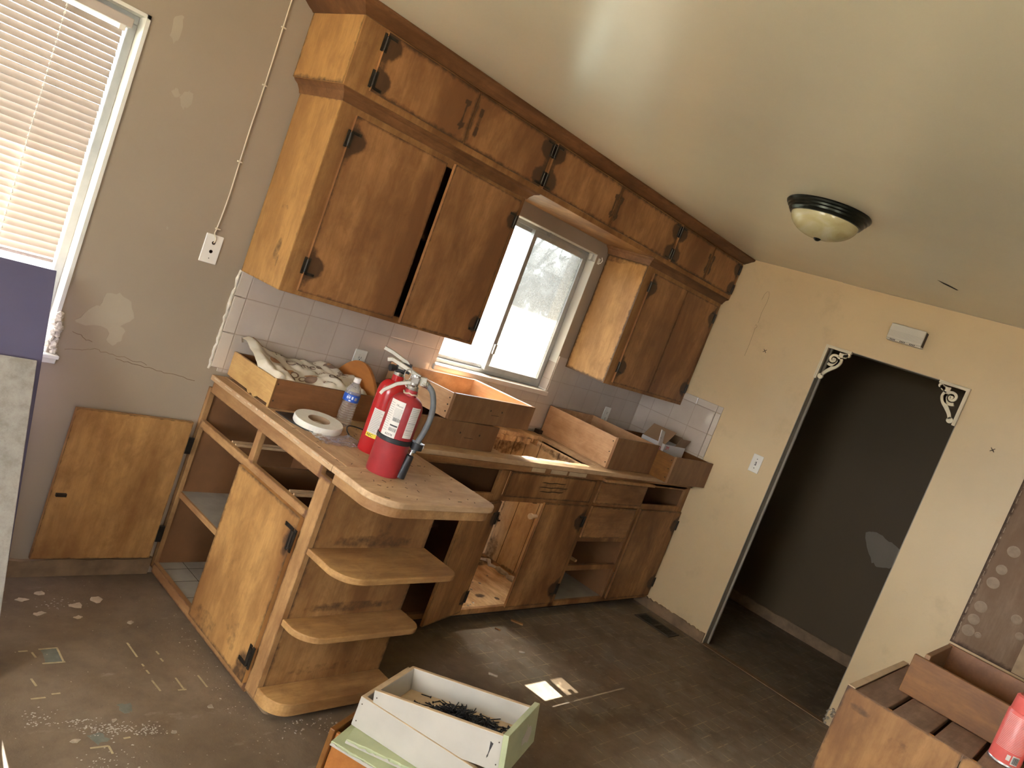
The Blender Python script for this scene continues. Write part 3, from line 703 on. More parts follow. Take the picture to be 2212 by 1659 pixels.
def ajar(parent, hx, y, w, z0, z1, ang, mat, hz, side, t=.014, stains=()):
    """door hinged on the vertical line (hx,y), opened by ang; side=-1 leaf extends to -x"""
    u = V(side*math.cos(ang), -math.sin(ang), 0); n = V(side*-math.sin(ang)*1, -math.cos(ang), 0) if side > 0 else V(math.sin(ang)*-1, -math.cos(ang), 0)
    n = V(-u.y, u.x, 0) if side < 0 else V(u.y, -u.x, 0)
    if n.y > 0: n = -n
    st = [st_edge(w, z1-z0, .014, .5)]+[st_blob(.012, q-z0, .05, .05, .9) for q in hz]+list(stains)
    o = Vector((hx, y, z0))
    if side > 0: d = panel('door', mat, parent, o, u, Z, n, w, z1-z0, t, st)
    else:
        st2 = [(lambda a, b, f=f: f(w-a, b)) for f in st]; d = panel('door', mat, parent, o+u*w, -u, Z, n, w, z1-z0, t, st2)
    for k, q in enumerate(hz): hinge(d, o+V(0, 0, q-z0)+n*(t-.001)-u*.002, u, Z, n, 1, -1 if k == 0 else 1)
    return d
ajar(kt, 2.598, LY, .478, 1.368, 2.076, .085, 'upperdoor', (1.46, 1.975), -1)
rt = overhead('overhead_cabinet', 'wooden overhead cabinet with two doors in the corner above the tiles', 3.786, WX-.006, 0, 0)
panel('end_panel', 'endwood', rt, (3.786, WY-.009, 1.356), -Y, Z, -X, WY-.009-LY, .739, .003, [st_edge(.31, .74, .016, .7), st_edge(.31, .74, .04, .35), st_blob(.03, .72, .2, .03, .5), st_bone(.135, .30, .12, .018, .42), st_bone(.16, .28, .07, .012, .42)])
front_door(rt, 3.858, 4.267, 1.376, 2.070, LY, 'upperdoor', -1, (1.475, 1.985), [(4.235, 1.50, .12, .022, .5)])
front_door(rt, 4.272, 4.706, 1.376, 2.070, LY, 'upperdoor', 1, (1.475, 1.985), [(4.302, 1.50, .12, .022, .5)])

# ------------------------------------------------------------------ peninsula
PX, PXR, PY = 1.59, 2.13, 1.978
pt = thing('peninsula_cabinet', 'wooden peninsula cabinet with rounded end shelves and open drawer bays', 'cabinet', (1.86, 2.4, 0))
stile_s = [st_edge(.067, .81, .012, .45)]
panel('corner_stile', 'frame', pt, (PX+.02, PY+.067, .035), -Y, Z, -X, .067, .82, .02, stile_s)
panel('wall_stile', 'frame', pt, (PX+.02, WY-.001, .035), -Y, Z, -X, .026, .82, .02, [st_edge(.026, .82, .01, .5)])
for z0, z1, sv in ((.838, .886, .4), (.683, .716, .45), (.02, .062, .55)):
    panel('rail', 'frame_y', pt, (PX+.02, WY-.027, z0), -Y, Z, -X, WY-.027-PY-.067, z1-z0, .019, [st_edge(.85, z1-z0, .010, sv)])
panel('middle_stile', 'frame', pt, (PX+.02, 2.492, .716), -Y, Z, -X, .036, .122, .019, [st_edge(.036, .122, .01, .4)])
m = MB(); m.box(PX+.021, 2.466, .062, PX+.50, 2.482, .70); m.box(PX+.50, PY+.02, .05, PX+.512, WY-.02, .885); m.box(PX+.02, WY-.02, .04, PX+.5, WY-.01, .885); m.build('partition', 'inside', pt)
panel('end_panel', 'endface', pt, (PX+.02, PY+.014, .035), X, Z, -Y, PXR-PX-.02, .82, .014,
      [st_edge(.52, .82, .02, .5), st_blob(.26, .60, .3, .035, .5), st_blob(.26, .34, .3, .03, .5), st_blob(.25, .09, .3, .03, .4), st_blob(.30, .63, .05, .09, .42)])
m = MB(); m.box(PXR-.016, PY+.014, .035, PXR, 2.31, .855); m.build('side_panel', 'endface', pt)
m = MB(); m.box(PX+.02, PY+.016, .046, PX+.5, WY-.02, .056); m.build('cabinet_floor', 'lino', pt)
m = MB()
for yy in (2.62, 2.75, 2.855): m.box(PX+.02, yy, .0562, PX+.5, yy+.002, .0568)
for xx in (1.72, 1.92): m.box(xx, PY+.02, .0562, xx+.002, WY-.02, .0568)
m.build('lino_seam', 'seam', pt)
m = MB(); m.box(PX+.021, PY+.02, .374, PX+.5, WY-.02, .389); sh = m.build('shelf', 'lino', pt); B(PX+.012, PY+.07, .366, PX+.021, WY-.028, .389).build('edge_strip', 'frame_y', sh)
for yy in (2.17, 2.20, 2.63, 2.66): B(PX+.02, yy, .712, PX+.5, yy+.010, .722).build('drawer_runner', 'ply_x', pt)
sh_st = [st_blob(.45, .35, .03, .05, .5), st_blob(.44, .20, .05, .03, .45)]
pd = panel('door', 'pendoor', pt, (PX, 2.506, .056), -Y, Z, -X, .460, .632, .018,
           [st_edge(.46, .632, .02, .5), st_blob(.44, .53, .045, .08, .6), st_blob(.42, .03, .05, .10, .6), st_blob(.3, .12, .10, .08, .36), st_blob(.12, .05, .14, .06, .42), st_blob(.15, .30, .09, .12, .33), st_blob(.32, .07, .05, .04, .42)])
hinge(pd, (PX-.018, 2.052, .603), Y, Z, -X, 1, 1, 1.25); hinge(pd, (PX-.018, 2.052, .155), Y, Z, -X, 1, -1, 1.25)
# its twin, swung wide open against the window wall
od = panel('door', 'pendoor', pt, (1.106, 2.912, .09), X, Z, -Y, .450, .612, .016, [st_edge(.45, .612, .008, .45)])
settag(od, 'cupboard door swung open flat against the wall')
m = MB(); m.box(1.124, 2.884, .352, 1.160, 2.896, .364); m.build('catch', 'bronze', od)
for q in (.20, .60): MB().box(1.556, 2.893, q-.035, 1.580, 2.905, q+.035).build('hinge', 'bronze', od)
for zt, th, yf, r0, r1 in ((.612, .024, 1.752, .10, .055), (.345, .024, 1.838, .10, .05), (.083, .048, 1.858, .085, .05)):
    poly = rounded(PX+.001 if zt > .2 else PX-.002, yf, PXR, PY-.0005, (r0, r1, 0, 0), 10)
    m = MB(); m.prism(poly, zt-th, zt); m.build('end_shelf', 'endshelf', pt, bevel=.004)
m = MB(); m.prism(rounded(PX+.03, 1.93, PXR-.02, WY-.02, (.02, 0, 0, 0), 4), 0, .034); m.build('plinth', 'basebd', pt)
# peninsula worktop
wt = thing('peninsula_worktop', 'bare plywood worktop of the peninsula with a rounded outer end', 'worktop', (1.86, 2.3, .886))
m = MB(); m.box(PX-.010, 1.986, .887, PX+.046, WY-.009, .910); m.build('edge_strip', 'ply', wt, bevel=.003)
m = MB(); m.box(PX+.0485, 1.986, .887, 1.865, WY-.010, .9105); m.build('plank', 'ply', wt, bevel=.002)
m = MB(); m.box(1.867, 1.986, .887, 2.143, WY-.010, .9095); m.build('plank', 'ply', wt, bevel=.002)
m = MB(); m.prism(rounded(PX-.010, 1.700, 2.143, 1.9845, (.11, .06, 0, 0), 12), .887, .9105); m.build('end_plank', 'ply_x', wt, bevel=.004)
m = MB(); m.prism(rounded(PX+.001, 1.711, 2.133, 1.975, (.105, .055, 0, 0), 12), .852, .8865); m.build('apron', 'frame_y', wt, bevel=.002)
m = MB(); rnd = random.Random(31)
for i in range(20): # chipped glue and torn splinters along the front edge
    t = (i+rnd.uniform(-.4, .4))/20; a = V(PX-.012, 1.84+t*1.06, .898) if t > .1 else V(PX-.008+.0*t, 1.84, .9)
    q = rnd.uniform(.003, .009); m.obox(a+V(rnd.uniform(0, .004), 0, rnd.uniform(0, .008)), Y, Z, -X, rnd.uniform(.008, .05), q*.8, .0022)
m.build('chipped_edge', 'rawedge', wt)
# scattered staples and splinters on the worktop
m = MB(); rnd = random.Random(33)
for i in range(60):
    a = rnd.uniform(0, PI); c = V(rnd.uniform(1.62, 2.12), rnd.uniform(1.73, 2.50), .9112); m.obox(c, V(math.cos(a), math.sin(a), 0), V(-math.sin(a), math.cos(a), 0), Z, rnd.uniform(.006, .02), .0016, .001)
m.build('staple_marks', 'seam', wt)

# ------------------------------------------------------------------ base cabinets along the wall
BY = 2.315
bt = thing('base_cabinet', 'long wooden base cabinet run under the sink window with an open sink bay', 'cabinet', (3.4, 2.6, 0))
fm = MB()
vx = [(2.145, 2.33), (2.822, 2.885), (3.632, 3.682), (4.185, 4.213), (4.70, WX-.002)]
for a, b in vx: fm.box(a, BY, .06, b, BY+.02, .855)
fm.box(2.33, BY, .847, 4.70, BY+.02, .884); fm.box(2.145, BY, .855, WX-.002, BY+.02, .884)
for a, b, z0, z1 in ((2.33, 2.822, .675, .722), (2.885, 3.632, .688, .715), (3.682, 4.185, .695, .717), (3.682, 4.185, .47, .50), (3.682, 4.185, .285, .318), (4.213, 4.70, .695, .73), (2.33, 4.70, .06, .090)): fm.box(a, BY, z0, b, BY+.02, z1)
fm.build('face_frame', 'base', bt, bevel=.0015)
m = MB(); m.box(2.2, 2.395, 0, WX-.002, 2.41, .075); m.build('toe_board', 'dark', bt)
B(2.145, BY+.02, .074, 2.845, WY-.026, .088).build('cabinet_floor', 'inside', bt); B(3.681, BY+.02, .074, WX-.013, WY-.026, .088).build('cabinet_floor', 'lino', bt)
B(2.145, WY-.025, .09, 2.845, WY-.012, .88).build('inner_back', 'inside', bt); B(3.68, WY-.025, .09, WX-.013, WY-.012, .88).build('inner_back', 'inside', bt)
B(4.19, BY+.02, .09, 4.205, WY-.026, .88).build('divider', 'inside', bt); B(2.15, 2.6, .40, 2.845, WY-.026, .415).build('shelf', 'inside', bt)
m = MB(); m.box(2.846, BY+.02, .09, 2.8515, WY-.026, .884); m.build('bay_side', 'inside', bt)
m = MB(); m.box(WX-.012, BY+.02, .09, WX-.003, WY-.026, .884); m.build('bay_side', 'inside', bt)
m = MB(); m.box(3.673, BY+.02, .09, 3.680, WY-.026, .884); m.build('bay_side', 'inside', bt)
m = MB(); m.box(2.852, BY+.02, .09, 2.868, WY-.012, .884); sb = m.build('sink_bay_side', 'sinkwood', bt)
panel('sink_bay_side', 'sinkwood', bt, (3.672, WY-.012, .09), -Y, Z, -X, WY-.012-BY-.02, .794, .014, [st_blob(.06, .04, .07, .16, .5), st_blob(.35, .0, .3, .03, .5), st_blob(.30, .77, .3, .03, .55), st_blob(.03, .30, .02, .20, .5)])
panel('sink_bay_back', 'sinkwood', bt, (2.868, WY-.034, .09), X, Z, -Y, .79, .794, .008, [st_edge(.79, .794, .012, .5), st_blob(.62, .72, .22, .09, .55), st_blob(.35, .76, .3, .04, .6), st_blob(.12, .6, .03, .12, .5)])
m = MB()
for i in range(1, 6): m.box(2.868+i*.135, WY-.0435, .09, 2.868+i*.135+.003, WY-.042, .88)
for i in (1, 2, 3): m.box(3.6565, BY+.02+i*.15, .09, 3.658, BY+.0225+i*.15, .88)
m.build('board_seam', 'seam', bt)
panel('sink_bay_floor', 'sinkfloor', bt, (2.868, BY+.02, .078), X, Y, Z, .79, .58, .010, [st_blob(.6, .5, .3, .12, .6), st_blob(.3, .1, .05, .03, .6), st_blob(.4, .06, .02, .02, .9), st_blob(.2, .3, .2, .015, .5)])
m = MB(); rnd = random.Random(5)
for i in range(28):
    q = rnd.uniform(.003, .009); c = V(rnd.uniform(2.9, 3.6), BY+.03+rnd.random()**2*.45, .089+q*.4); m.lathe([(0, -q*.4), (q, -q*.1), (q*.7, q*.4), (0, q*.5)], c, 5)
m.build('debris', ['chip'], bt)['kind'] = 'stuff'
m = MB(); m.tube([(3.575+.02*math.sin(i*2.1), 2.42+i*.03, .095+.012*math.sin(i*1.7)) for i in range(15)], [.012+.006*math.sin(i*2.9)**2 for i in range(15)], 7); m.build('torn_caulk', 'rough', bt)
m = MB(); m.cyl((3.655, 2.63, .475), (3.60, 2.62, .478), .012, n=12); m.cyl((3.60, 2.62, .478), (3.583, 2.617, .479), .018, n=12); m.build('pipe_stub', 'plate', bt)
m = MB(); m.tube([(3.655, 2.90, .36), (3.64, 2.89, .365), (3.63, 2.88, .345), (3.642, 2.875, .325), (3.652, 2.87, .33)], .006, 7); m.build('hook', 'nail', bt)
m = MB(); m.box(3.185, BY+.022, .676, 3.215, BY+.04, .690); m.build('catch', 'bronze', bt)
# false front with three routed slots
ff = panel('false_front', 'base', bt, (2.888, BY, .716), X, Z, -Y, .742, .132, .010, [st_edge(.742, .132, .014, .55), st_blob(.37, .066, .2, .05, .42)])
m = MB()
for (x0, x1, z0) in ((3.15, 3.355, .806), (3.143, 3.385, .781), (3.155, 3.36, .757)):
    m.tube([(x0+(x1-x0)*i/10, BY-.0102, z0+.0016*math.sin(i*1.3+x0*40)+.0004*i) for i in range(11)], [.0008]+[.0026]*9+[.0008], 6)
m.build('slot', 'seam', ff)
def bdoor(x0, x1, z0, z1, hs, hz, marks=(), mat='base'):
    return front_door(bt, x0, x1, z0, z1, BY, mat, hs, hz, marks, .014, edge=.5)
bdoor(3.236, 3.636, .088, .698, 1, (.18, .60))
bdoor(4.217, 4.735, .082, .696, 1, (.18, .60))
panel('drawer_front', 'base_x', bt, (3.684, BY, .716), X, Z, -Y, .505, .132, .012, [st_edge(.505, .132, .014, .5)])
panel('drawer_front', 'base_x', bt, (3.684, BY, .500), X, Z, -Y, .475, .194, .012, [st_edge(.475, .194, .014, .5)])
m = MB(); m.prism(rounded(3.672, BY-.040, 4.222, BY+.3, (.012, .004, 0, 0), 4), .8560, .8720); m.build('cutting_board', 'frame_y', bt, bevel=.003)
m = MB(); m.box(3.80, BY+.04, .318, 3.82, WY-.05, .332); m.build('drawer_runner', 'frame_y', bt)
m = MB(); m.box(4.26, BY+.05, .715, 4.275, 2.75, .728); m.build('drawer_runner', 'frame_y', bt)
ajar(bt, 2.888, BY, .345, .085, .690, .26, 'base', (.17, .60), -1, .014)
# long worktop with the sink cut out
lt2 = thing('sink_worktop', 'long bare wooden worktop with a rough sink cutout under the window', 'worktop', (3.4, 2.6, .886))
HX0, HX1, HY0, HY1 = 2.855, 3.705, 2.388, 2.838
B(2.146, 2.300, .886, HX0, WY-.010, .910).build('plank', 'ply_x', lt2, bevel=.002)
B(HX1, 2.300, .886, WX-.009, WY-.010, .910).build('plank', 'ply_x', lt2, bevel=.002)
m = MB(); rnd = random.Random(4)
ed = [(HX0, HY0)]+[(HX0+(HX1-HX0)*i/30, HY0+rnd.uniform(-.006, .006)) for i in range(1, 30)]+[(HX1, HY0)]
m.prism([(HX0, 2.300), (HX1, 2.300)]+ed[::-1], .886, .9095); m.build('front_strip', 'ply_x', lt2)
m = MB(); ed = [(HX0+(HX1-HX0)*i/40, HY1+rnd.uniform(-.010, .008)) for i in range(41)]
m.prism(ed+[(HX1, WY-.010), (HX0, WY-.010)], .888, .9105); m.build('rear_strip', 'sinkfloor', lt2)
m = MB()
for i in range(30):
    x = HX0+(HX1-HX0)*(i+rnd.random())/30; m.box(x, HY1-.012+rnd.uniform(-.006, .006), .872-rnd.uniform(0, .02), x+rnd.uniform(.012, .04), HY1+.03, .8875)
m.build('rotted_edge', 'sinkfloor', lt2)
m = MB()
for x0, x1, z0, z1 in ((2.146, 3.70, .856, .8855), (3.702, WX-.009, .874, .8855)): m.box(x0, 2.302, z0, x1, 2.3148, z1)
m.build('edge_board', 'base_x', lt2, bevel=.002)
m = MB()
for x0, x1 in ((3.02, 3.13), (3.18, 3.32), (3.34, 3.5)): m.box(x0, 2.2995, .862, x1, 2.302, .884)
m.build('tape_strip', 'rawedge', lt2)
m = MB(); m.obox((3.86, 2.80, .911), X, Y, Z, .03, .05, .018); m.box(3.72, WY-.05, .9105, 3.755, WY-.011, .935); m.build('scrap_block', 'seam', lt2)

# ------------------------------------------------------------------ loose drawers on the worktops
def drawer(name, label, w, d, h, loc, rz, mside, mfront, tf=.016, ts=.012, fext=0.0, fdrop=0.0, group=None, rx=0.0, minner=None, stains=True, mback=None, inner=None):
    t = thing(name, label, 'drawer', loc, (rx, 0, rz), group)
    def pb(nm, mb, mt, **kw): return mb.build(nm, mt, t, world=False, bevel=.0015, **kw)
    pb('front', B(-fext, 0, -fdrop, w+fext, tf, h), mfront)
    for x in (0, w-ts): pb('side', B(x, tf, 0, x+ts, d, h-.004), mside)
    pb('back', B(ts, d-ts, 0, w-ts, d, h-.006), mback or mside)
    pb('bottom', B(ts, tf, .004, w-ts, d-ts, .010), minner or mside)
    if stains:
        m = MB()
        for x in (-.0004, w+.0004):
            for z in (.03, h*.5, h-.03): m.cyl((x, tf+.012, z), (x+(-.0008 if x < 0 else .0008), tf+.012, z), .004, n=8)
        m.build('nail_hole', 'seam', t, world=False)
    return t
da = drawer('loose_drawer', 'deep wooden drawer standing on the worktop at the right edge of the sink cutout', .475, .55, .192, (3.765, 2.362, .9112), 0, 'drawer', 'drawerf', group='drawers on the worktops')
db = drawer('loose_drawer', 'wooden drawer overhanging the worktop edge in the corner and holding a white carton', .500, .55, .172, (4.243, 2.225, .9112), 0, 'redwood', 'drawerf', group='drawers on the worktops')
dc = drawer('loose_drawer', 'low wooden drawer underneath a second drawer beside the sink cutout', .585, .50, .124, (2.178, 2.372, .9112), 0, 'drawerf', 'drawerf', group='drawers on the worktops')
dd = drawer('loose_drawer', 'wooden drawer stacked slightly askew on another drawer behind the extinguishers', .640, .44, .124, (2.392, 2.360, 1.0365), .10, 'drawer', 'drawerf', group='drawers on the worktops')
MB().box(.02, .03, .012, .33, .40, .05).build('liner', 'steel', dd, world=False, bevel=.004)
m = MB(); m.tube([(.632, .02, .1215), (.632, .42, .1195)], .003, 6); m.build('bare_or_sunlit_rim', 'label', dd, world=False)  # white strip paints the sunlit top edge of this drawer side
for (o, mk) in ((dc, (.40, .062, .13)), (dd, (.33, .06, .09))):
    m = MB()
    for k in (-1, 1): m.cyl((mk[0]+k*mk[2]/2, -.0002, mk[1]+.01), (mk[0]+k*mk[2]/2, -.0012, mk[1]+.01), .005, n=8)
    m.box(mk[0]-.03, -.0010, mk[1]-.012, mk[0]+.03, -.0001, mk[1]-.010); m.build('handle_mark', 'seam', o, world=False)
# drawer with the coffee cloth
dt = thing('cloth_drawer', 'long drawer with pine end and brown side holding a coffee print cloth', 'drawer', (1.640, 2.555, .9112))
def pb(nm, mb, mt): return mb.build(nm, mt, dt, world=False, bevel=.0015)
DW, DD, DH = .515, .365, .118
pb('side', B(0, 0, 0, DW, .014, DH), 'teak'); pb('side', B(.014, DD-.014, 0, DW, DD, DH-.006), 'teak')
m = MB(); m.prism([(.014, .012), (.10, .010), (.12, -.0), (.135, .0), (.14, .006), (.155, .006), (.16, 0), (.175, 0), (.185, .010), (DD, .012), (DD, DH-.004), (.014, DH-.004)], 0, .014, 0, lambda a, b, c: (c, a, b)); pb('end_panel', m, 'pine')
B(-.001, 0, 0, .004, .0145, DH).build('edge_strip', 'pine', dt, world=False)
pb('bottom', B(.014, .014, .012, DW-.014, DD-.014, .018), 'pine')
m = MB(); arc = [(.014, 0), (DD-.014, 0), (DD-.014, .10)]+[(.02+(DD-.04)*(1-i/12), .12+.105*math.sin(PI*i/12)**.8) for i in range(13)]+[(.014, .10)]
m.prism(arc, DW-.016, DW, 0, lambda a, b, c: (c, a, b)); pb('arched_end_panel', m, 'orange')
m = MB()
for z in (.03, DH-.02): m.cyl((.012, -.0003, z), (.012, -.001, z), .0035, n=8)
m.build('nail_hole', 'seam', dt, world=False)
# cloth: crumpled height field inside the drawer, spilling over its back corner
CX0, CY0, CWd, CDp = 1.640, 2.555, .48, .355
def cloth_z(x, y):
    u, v = (x-CX0)/CWd, (y-CY0)/CDp
    n1 = noise.noise(V(x*9, y*9, 1.3)); n2 = noise.noise(V(x*22, y*22, 4.1)); n3 = abs(noise.noise(V(x*13+5, y*8, 9.2)))
    z = .9112+.120+.016*n1+.007*n2+.026*n3
    z += .042*math.exp(-((u-.05)/.16)**2)*max(0, min(1, (v-.45)/.5)) + .028*v*max(0, 1-u) + .012*v
    z += .022*math.exp(-((u-.86)/.13)**2-((v-.55)/.4)**2)
    z -= .022*math.exp(-((v)/.08)**2)
    z -= .055*math.exp(-((u-.34)/.13)**2-((v-.30)/.22)**2)
    return z
ct_ = thing('coffee_cloth', 'crumpled cream cloth printed with coffee cups lying in the pine ended drawer', 'cloth', (1.86, 2.72, .93))
m = MB()
def cfn(u, v):
    x = CX0+.004+u*(CWd-.0); y = CY0+.018+v*(CDp-.03); z = cloth_z(x, y)
    e = min(u, 1-u, v, 1-v)
    if u < .05 and .45 < v < .97: x -= .012*(1-u/.05); z -= .012*(1-u/.05)
    elif e < .05: z -= (.05-e)*.7
    return (x, y, z)
m.grid(cfn, 90, 66); co = m.build('fabric', 'cloth', ct_, smooth=3.0, normals=True)
pm = MB()
def onc(a, b, c): return (a, b, cloth_z(a, b)+.0016+c)
def disc(cx, cy, rx, ry, rot=0, mi=0, n=20, hole=0):
    c, s = math.cos(rot), math.sin(rot); rings = [hole, .33, .66, 1.0] if hole == 0 else [hole, (1+hole)/2, 1.0]; o = len(pm.v)
    for q in rings:
        for i in range(n):
            a = 2*PI*i/n; x, y = rx*q*math.cos(a), ry*q*math.sin(a); pm.v.append(Vector(onc(cx+x*c-y*s, cy+x*s+y*c, 0)))
    for j in range(len(rings)-1):
        for i in range(n): pm.f.append((o+j*n+i, o+j*n+(i+1) % n, o+(j+1)*n+(i+1) % n, o+(j+1)*n+i)); pm.mi.append(mi)
def cup(cx, cy, s, rot, mi=0):
    disc(cx, cy, .026*s, .034*s, rot, mi); disc(cx+.034*s*math.cos(rot), cy+.034*s*math.sin(rot), .017*s, .019*s, rot, mi, 16, .62); disc(cx-.03*s*math.sin(rot)*-1, cy+.026*s, .012*s, .03*s, rot+1.5, 1)
cup(1.775, 2.70, 1.1, .3); cup(1.855, 2.655, .95, 2.6); cup(2.03, 2.80, .95, .6); cup(1.975, 2.64, .85, 2.9); cup(1.69, 2.86, .8, .5, 1); cup(1.735, 2.76, .75, 1.8, 1)
rnd = random.Random(2)
for (bx, by) in ((1.81, 2.85), (2.04, 2.70), (2.05, 2.62), (1.91, 2.60), (1.97, 2.88), (1.80, 2.60)):
    for k in range(8): disc(bx+rnd.uniform(-.025, .025), by+rnd.uniform(-.018, .018), .005, .0035, rnd.uniform(0, 3), 0, 8)
for txt, tx, ty, sz, ra in (('Coffee', 1.895, 2.795, .062, -.12), ('Coffee', 2.03, 2.715, .036, .5), ('Word', 2.065, 2.79, .03, .2), ('hot', 1.93, 2.715, .030, -.2)):
    if txt == 'Word': continue
    add_text(pm, txt, sz, lambda a, b, c, tx=tx, ty=ty, ra=ra: onc(tx+a*math.cos(ra)-b*math.sin(ra), ty+a*math.sin(ra)+b*math.cos(ra), c), 0)
pm.build('cup_print', ['print', 'printo'], ct_, normals=False)

# ------------------------------------------------------------------ fire extinguishers
def curved(mb, R, a0, a1, z0, z1, mi, c=(0, 0, 0), dr=.0006, n=14):
    mb.grid(lambda u, v: (c[0]+(R+dr)*math.cos(a0+(a1-a0)*u), c[1]+(R+dr)*math.sin(a0+(a1-a0)*u), c[2]+z0+(z1-z0)*v), n, 1, mi)
def ctext(mb, txt, size, R, a, z, mi, dr=.0011):
    add_text(mb, txt, size, lambda x, y, q: ((R+dr+q)*math.cos(a+x/R), (R+dr+q)*math.sin(a+x/R), z+y), mi)
def extinguisher(name, label, loc, rz, R, H, mat, front):
    t = thing(name, label, 'fire extinguisher', loc, (0, 0, rz), 'red fire extinguishers'); bd = lambda nm, mb, mt, sm=.6, **k: mb.build(nm, mt, t, world=False, smooth=sm, **k)
    pr = [(0, .006), (R-.006, .002), (R-.002, 0), (R, .006), (R, H-.062)]+[(.022+(R-.022)*math.cos(a), H-.062+.050*math.sin(a)) for a in [i*PI/2/8 for i in range(1, 9)]]+[(.022, H+.010), (0, H+.010)]
    bd('cylinder', MB().lathe(pr, n=48), mat, .9)
    vz = H+.008
    m = MB(); m.lathe([(.020, 0), (.0215, .006), (.0215, .014), (.016, .020), (.016, .038), (.019, .042), (.019, .056), (0, .058)], (0, 0, vz), 20); m.box(-.012, -.030, vz+.03, .012, .030, vz+.05); bd('valve', m, 'chrome')
    return t, vz, bd
# the front one faces the camera: local -y looks to the viewer, +x to the right of the picture
fx, fy = 1.778, 1.965
ang = math.atan2(-fy, -fx)                     # direction to the camera
e1, vz, bd = extinguisher('fire_extinguisher', 'dusty dark red fire extinguisher with grey hose strapped to its side, in front', (fx, fy, .9108), ang+PI/2, .061, .300, 'red', True)
R = .061
m = MB(); a0 = -PI/2
curved(m, R, a0-.95, a0-.02, .128, .268, 0, dr=.0008, n=22); curved(m, R, a0+.40, a0+1.0, .150, .262, 0, dr=.0008, n=14)
cz = lambda a, z: ((R+.0015)*math.cos(a), (R+.0015)*math.sin(a), z)
ctext(m, 'UL', .009, R, a0-.42, .252, 1); ctext(m, 'LISTED', .005, R, a0-.22, .250, 1)
rnd = random.Random(44)
for k in range(8):
    z = .240-k*.0045; w = .25+rnd.uniform(0, .08); curved(m, R, a0-.36-w*.6, a0-.36+w, z, z+.0013, 2, dr=.0012, n=8)
for k in range(22):
    a = a0-.46+k*.02; curved(m, R, a, a+.009*rnd.choice((.6, 1, 1.3)), .196, .208, 1, dr=.0012, n=1)
curved(m, R, a0-.50, a0-.06, .178, .183, 1, dr=.0012, n=8)
for k in range(24):
    a = a0-.50+k*.018; curved(m, R, a, a+.008*rnd.choice((.6, 1, 1.3)), .160, .172, 1, dr=.0012, n=1)
ctext(m, '63378', .011, R, a0-.40, .147, 1)
for k in range(14):
    z = .255-k*.0075; curved(m, R, a0-.92, a0-.92+.28+rnd.uniform(0, .06), z, z+.0016, 2, dr=.0012, n=6)
for k in range(16):
    z = .255-k*.0062; curved(m, R, a0+.45, a0+.45+.40+rnd.uniform(0, .08), z, z+.0014, 2, dr=.0012, n=6)
for k in (0, 1, 2): curved(m, R, a0+.42, a0+.98, .178+k*.026, .1788+k*.026, 1, dr=.0012, n=6)
bd('label', m, ['label', 'ink', 'inkg'], None, normals=False)
m = MB(); m.lathe([(R+.0005, .121), (R+.003, .123), (R+.003, .137), (R+.0005, .139)], n=40); m.obox((R+.013, -.004, .130), X, Z, Y, .03, .026, .012); m.lathe([(.018, -.012), (.021, -.012), (.021, .012), (.018, .012)], (R+.022, -.010, .130), 18); bd('strap', m, 'black')
m = MB(); m.obox((R+.040, -.012, .134), X, Z, Y, .012, .018, .003); bd('buckle', m, 'chrome')
# carry handle and lever (pointing to the picture's left)
def bar(mb, pts, w, t, mi=0):
    """flat bent strip through pts in the local XZ plane, width along Y"""
    P = []
    for (x, z) in pts: P.append(V(x, 0, z))
    for i in range(len(P)-1):
        d = (P[i+1]-P[i]); L = d.length; d.normalize(); n = V(-d.z, 0, d.x); mb.obox((P[i]+P[i+1])/2-n*t/2, d, Y, n, L+.002, w, t, mi)
m = MB(); bar(m, [(.030, vz+.030), (.012, vz+.052), (-.030, vz+.064), (-.096, vz+.080), (-.112, vz+.074)], .022, .013); bar(m, [(.030, vz+.028), (.026, vz+.055)], .026, .022); bd('carry_handle', m, 'lever', None, bevel=.002)
m = MB(); bar(m, [(.010, vz+.024), (-.020, vz+.022), (-.055, vz+.004), (-.090, vz-.030), (-.097, vz-.046)], .020, .011); bd('lever', m, 'lever', None, bevel=.0015)
m = MB(); m.tube([(-.03+.012*math.cos(a), -.018, vz+.048+.02*math.sin(a)) for a in [i*2*PI/16 for i in range(17)]], .0016, 6); bd('pull_pin', m, 'chrome')
m = MB(); m.lathe([(0, 0), (.011, 0), (.011, .006), (0, .007)], (-.004, .030, vz+.034), 20, 0, (0, 1, 0)); bd('gauge', m, 'label')
m = MB(); rr = random.Random(3); P = [(.030+.018*math.cos(a)*1.4, .022*math.sin(a)*1.2, H_) for a, H_ in [(i*2*PI/14, vz-.012+rr.uniform(-.003, .003)) for i in range(15)]]; m.tube([(p[0]-.03, p[1], p[2]) for p in P], .0028, 6); bd('collar_tag', m, 'cord')
hose = [(.024, 0, vz+.036), (.045, -.002, vz+.034), (.070, -.004, vz+.016), (.088, -.006, vz-.026), (.094, -.008, vz-.075), (.089, -.010, vz-.125), (.082, -.010, .150), (.076, -.012, .105)]
def smooth_path(P, n=6):
    P = [Vector(p) for p in P]; out = []
    for i in range(len(P)-1):
        p0, p1, p2, p3 = P[max(i-1, 0)], P[i], P[i+1], P[min(i+2, len(P)-1)]
        for k in range(n):
            t = k/n; out.append(.5*((2*p1)+(p2-p0)*t+(2*p0-5*p1+4*p2-p3)*t*t+(3*p1-p0-3*p2+p3)*t**3))
    return out+[P[-1]]
bd('hose', MB().tube(smooth_path(hose), .0105, 14), 'rubber', 1.0)
m = MB(); d = (V(*hose[1])-V(*hose[0]))
for i in range(5): m.cyl(V(*hose[0])+d*(.25+i*.2), V(*hose[0])+d*(.38+i*.2), .0135, n=16)
